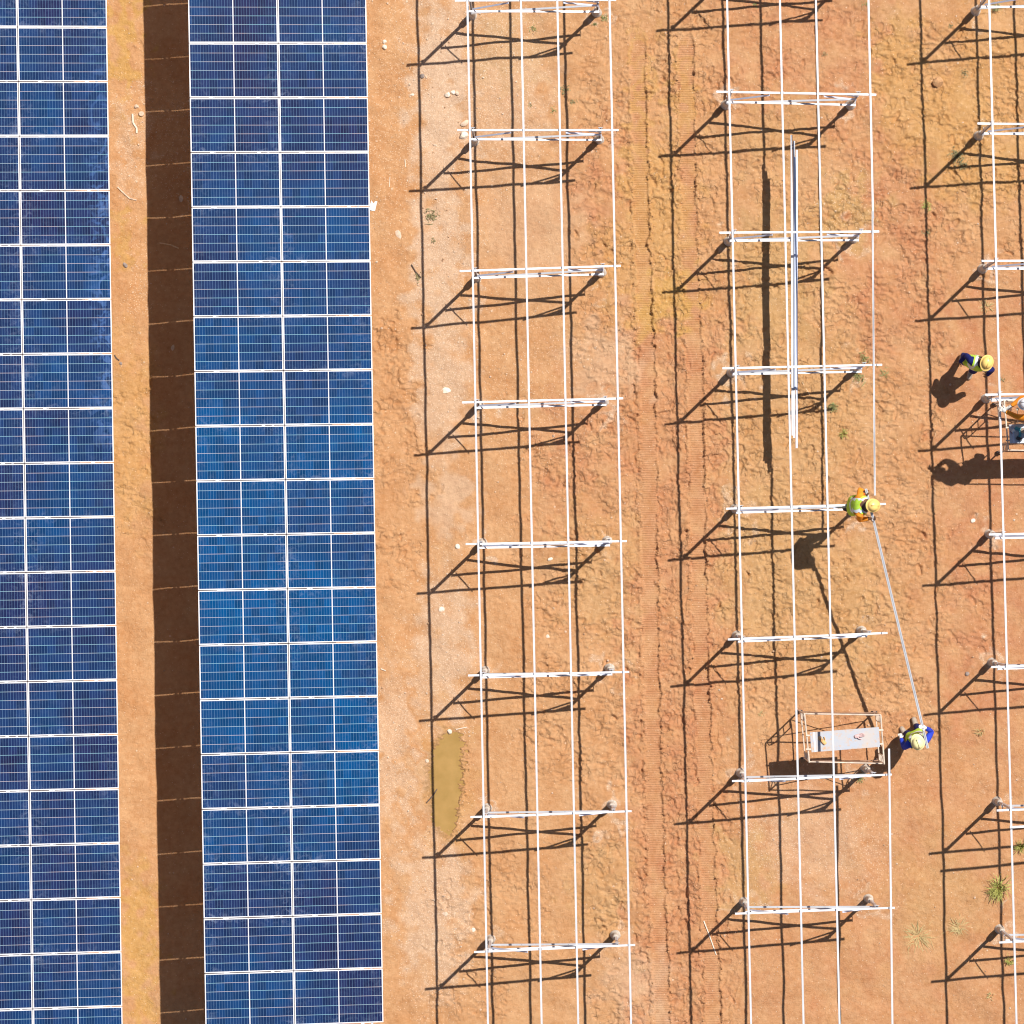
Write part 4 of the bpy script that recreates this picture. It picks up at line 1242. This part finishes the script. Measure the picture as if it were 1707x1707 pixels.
def stick(pts, r, mat, label, name='stick', lift=0.01):
    w = [G(*p) for p in pts]; o_ = w[0].copy()
    b = MB()
    for k in range(len(w) - 1):
        b.tube(w[k] - o_ + Vector((0, 0, lift)), w[k + 1] - o_ + Vector((0, 0, lift)), r, 6)
    ob = b.build(name, mat); ob.location = o_
    tag(ob, label, name.replace('_', ' '))
stick([(1337, 637), (1349, 657), (1363, 680)], 0.010, 'stick', 'thin yellow stick lying right of the loose rail bundle')
stick([(196, 312), (204, 320), (216, 331), (228, 334)], 0.014, 'rock', 'curved pale root on the strip between the panel rows', 'root')
stick([(221, 190), (222, 205), (228, 214), (228, 222)], 0.020, 'white_rock', 'short twisted pale root beside the dark strip near the top', 'root')
stick([(191, 592), (194, 597), (199, 601)], 0.014, 'darkstick', 'dark twig at the edge of the far left panels', 'twig')
stick([(266, 405), (284, 408), (298, 414)], 0.012, 'stick', 'bent pale stick lying in the dark shadow strip')
stick([(1173, 1535), (1182, 1558), (1194, 1592)], 0.012, 'white_rock', 'long pale stick across the crawler tracks near the bottom')
stick([(760, 1216), (779, 1212)], 0.009, 'white_rock', 'short pale stick just above the puddle')
stick([(686, 441), (693, 453), (702, 463)], 0.010, 'darkstick', 'dark dry twig by the outer rail shadow', 'twig', 0.03)
stick([(711, 1338), (722, 1326), (730, 1313)], 0.012, 'darkstick', 'branched twig sticking out of the puddle', 'twig', 0.02)
stick([(675, 265), (676, 279)], 0.007, 'white_rock', 'tiny upright pale straw beside the outer rail shadow', 'straw')
stick([(650, 295), (649, 312)], 0.007, 'white_rock', 'tiny pale straw on the smooth soil beside the panels', 'straw')
stick([(635, 1115), (643, 1118)], 0.012, 'white_rock', 'short pale splinter touching the panel row edge', 'splinter')

# white sheet by the panel edge
p = G(622, 343); b = MB(); n = 6
vs_ = []
for j in range(n + 1):
    for i in range(n + 1):
        x = (i / n - .5) * .12; y = (j / n - .5) * .19
        vs_.append((x + y * 0.1, y, 0.02 + 0.012 * math.sin(i * 0.9 + j * .5)))
for j in range(n + 1):
    for i in range(n + 1):
        q = vs_[j * (n + 1) + i]; vs_.append((q[0], q[1], q[2] - 0.003))
N1 = (n + 1) ** 2
fs = []
for j in range(n):
    for i in range(n):
        a_ = j * (n + 1) + i
        fs += [(a_, a_ + 1, a_ + n + 2, a_ + n + 1), (N1 + a_, N1 + a_ + n + 1, N1 + a_ + n + 2, N1 + a_ + 1)]
b.add(vs_, fs); ob = b.build('paper_scrap', 'paper'); ob.location = p; ob.rotation_euler = (0, 0, -0.15)
tag(ob, 'white scrap sticking out at the right edge of the full-width panel row', 'paper')

# ------------------------------------------------------------------ weeds and grass
def tuft(px, py, rad_, nbl, hgt_, mat, label, leafy=False, name='grass_tuft', seed=0, group=None):
    if leafy: hgt_ *= 0.6; nbl = int(nbl * 1.5); name = 'weed'
    rr_ = random.Random(seed + int(px * 3 + py)); b = MB()
    for k in range(nbl):
        a_ = rr_.uniform(0, 6.283); r0 = rad_ * (0.75 if leafy else .4) * abs(rr_.gauss(0, .5)); r1 = r0 + rad_ * rr_.uniform(.10, .55) * (.55 if leafy else 1.3)
        h_ = hgt_ * rr_.uniform(.4, 1.0); w_ = rr_.uniform(.0025, .006) * (1.3 if leafy else 1)
        a2 = a_ + rr_.gauss(0, .5)
        p0 = Vector((r0 * math.cos(a_), r0 * math.sin(a_), -0.01)); p2 = Vector((r1 * math.cos(a2), r1 * math.sin(a2), h_ * rr_.uniform(.35, .9)))
        p1 = (p0 + p2) / 2 + Vector((0, 0, h_ * .45))
        s_ = (p2 - p0).cross(Vector((0, 0, 1)))
        s_ = s_.normalized() * w_ if s_.length > 1e-5 else Vector((w_, 0, 0))
        th = Vector((0, 0, 0.002))
        ws = (0.7, 1.0, 0.15) if not leafy else (0.25, 1.3, 0.3)
        vs_ = []
        for q, ww in zip((p0, p1, p2), ws): vs_ += [q - s_ * ww, q + s_ * ww]
        b.add(vs_, [(0, 1, 3, 2), (2, 3, 5, 4)])
    ob = b.build(name, mat); ob.location = G(px, py)
    tag(ob, label, 'weed' if leafy else 'grass', group)
tuft(1663, 1481, .34, 170, .26, 'grass_lime', 'bright lime grass tuft, the largest, near the lower right edge')
tuft(1702, 1411, .22, 90, .2, 'grass_lime', 'lime grass tuft at the right edge just below the loose crosswise bar')
tuft(1682, 1602, .16, 60, .14, 'grass_lime', 'small lime grass tuft beside the rail near the bottom right')
tuft(1531, 1560, .42, 110, .06, 'grass_dry', 'wide flattened dry grass patch left of the lowest right-edge frame')
tuft(1600, 1545, .30, 70, .05, 'grass_dry', 'thin dry grass patch right beside the outer right shadow line')
tuft(1595, 260, .20, 80, .2, 'grass_dark', 'dark leafy weed by the second footing of the right edge', True, 'weed')
tuft(1606, 275, .14, 50, .16, 'grass_dark', 'smaller dark weed just below the leafy weed near the right edge', True, 'weed')
tuft(1388, 679, .13, 80, .16, 'grass_green', 'dark green tuft right of the yellow stick', True, 'weed')
tuft(1430, 626, .16, 60, .14, 'grass_green', 'green weed at the footing right of the loose rails', True, 'weed')
tuft(1440, 596, .15, 45, .12, 'grass_green', 'thin green weed just above the frame crossing the lower rail bundle', True, 'weed')
tuft(1406, 724, .15, 50, .14, 'grass_lime', 'small yellow-green spiky tuft below the dark green one')
tuft(1474, 622, .14, 30, .08, 'grass_green', 'faint green tuft right of the slotted rail', True, 'weed')
tuft(720, 360, .17, 60, .12, 'grass_dark', 'sparse dark weed patch right of the outer rail shadow, upper left table', True, 'weed')
tuft(723, 402, .07, 25, .07, 'grass_dark', 'tiny dark weed below the sparse weed patch', True, 'weed')
tuft(1008, 30, .10, 40, .10, 'grass_green', 'round green weed beside the top right footing next to the panels', True, 'weed')
tuft(992, 40, .06, 25, .09, 'grass_green', 'small green weed hugging the topmost right footing', True, 'weed')
tuft(889, 47, .08, 30, .07, 'grass_green', 'small green weed between the crossing brace shadows at the top', True, 'weed')
tuft(942, 150, .12, 45, .08, 'grass_dark', 'dark creeping weed along the rail shadow, upper part', True, 'weed')
tuft(955, 172, .10, 35, .08, 'grass_dark', 'dark creeping weed beside the rail shadow, lower part', True, 'weed')
tuft(922, 184, .07, 22, .05, 'grass_green', 'tiny green weed left of the third long rail', True, 'weed')
tuft(884, 175, .06, 20, .05, 'grass_dark', 'tiny grey-green weed between the two middle rails', True, 'weed')
tuft(1661, 12, .16, 60, .16, 'grass_green', 'green grass tuft in the top right corner beside the rail')
tuft(1584, 44, .07, 25, .07, 'grass_dark', 'tiny weed beside the top right footing shadow', True, 'weed')
tuft(1608, 122, .10, 30, .07, 'grass_dark', 'faint weed right of the round clod', True, 'weed')
tuft(1543, 343, .13, 40, .08, 'grass_lime', 'pale green weed on the outer right shadow line', True, 'weed')
tuft(1544, 388, .13, 40, .08, 'grass_dark', 'dark weed on the outer right shadow line, below the pale one', True, 'weed')
tuft(1634, 1220, .14, 35, .1, 'grass_dry', 'small dry tuft between two right-edge frame shadows')
tuft(1434, 1298, .12, 55, .10, 'grass_green', 'green weed in the shade under the frame below the scaffold', True, 'weed')
tuft(1644, 512, .22, 40, .05, 'grass_dry', 'dry flattened grass around the rail above the walking worker')
tuft(1671, 632, .09, 20, .05, 'grass_dark', 'tiny weed right of the rail beside the walking worker', True, 'weed')
tuft(1650, 1660, .12, 30, .08, 'grass_dry', 'small dry tuft at the bottom right corner')
tuft(697, 462, .12, 30, .09, 'grass_dark', 'dark dry weed by the outer rail shadow, beside a twig', True, 'weed')
tuft(1270, 1190, .10, 25, .05, 'grass_dry', 'thin dry tuft left of the scaffold')
tuft(1443, 5, .09, 20, .05, 'grass_green', 'tiny weed at the top edge beside the slotted rail', True, 'weed')
tuft(1258, 8, .08, 22, .05, 'grass_green', 'small green weed at the top edge inside the middle table', True, 'weed')
tuft(1375, 90, .06, 18, .05, 'grass_dark', 'tiny weed right of the third rail near the top of the middle table', True, 'weed')

# crumbs, grit and small gravel
def gravel_stuff():
    rr_ = random.Random(5); b = MB()
    base = [Vector(v) for v in ((0, 0, 1), (1, 0, 0), (0, 1, 0), (-1, 0, 0), (0, -1, 0), (0, 0, -1))]
    fs = [(0, 1, 2), (0, 2, 3), (0, 3, 4), (0, 4, 1), (5, 2, 1), (5, 3, 2), (5, 4, 3), (5, 1, 4)]
    cnt = 0
    while cnt < 2200:
        px = rr_.uniform(-20, 1730); py = rr_.uniform(-20, 1730)
        x = (px - NX) / S; y = (NY - py) / S
        i = min(max(int((x - X0) / DX), 0), NG - 1); j = min(max(int((y - Y0) / DX), 0), NG - 1)
        pr = gravel[j, i] ** 1.5 * 0.95 + 0.01
        if rr_.random() > pr or inside[j, i] > -4: continue
        r = rr_.uniform(.006, .014) if rr_.random() < .85 else rr_.uniform(.014, .030)
        rot = Matrix.Rotation(rr_.uniform(0, 6), 3, Vector((rr_.random(), rr_.random(), rr_.random() + .1)).normalized())
        c0 = Vector((x, y, gz(x, y) + r * .3))
        b.add([c0 + rot @ (v * r * rr_.uniform(.6, 1.2)) for v in base], fs, 0 if rr_.random() < .7 else 1)
        cnt += 1
    # crumbs broken off along the track shoulders
    for q in range(1500):
        py = rr_.uniform(60, 1720)
        t = rr_.choice([np.interp(py, ty, [1060, 1062, 1070, 1080, 1083, 1093, 1108]), np.interp(py, ty, [1138, 1142, 1149, 1160, 1165, 1178, 1194])])
        px = t + rr_.choice([-1, 1]) * abs(rr_.gauss(15, 3.0))
        x = (px - NX) / S; y = (NY - py) / S; r = rr_.uniform(.008, .020)
        rot = Matrix.Rotation(rr_.uniform(0, 6), 3, Vector((rr_.random(), rr_.random(), rr_.random() + .1)).normalized())
        c0 = Vector((x, y, gz(x, y) + r * .3))
        b.add([c0 + rot @ (v * r * rr_.uniform(.6, 1.2)) for v in base], fs, 2)
    ob = b.build('gravel', ['rock', 'grit', 'red_rock'])
    tag(ob, 'fine pale gravel and soil crumbs scattered over the earth', 'gravel', kind='stuff')
gravel_stuff()
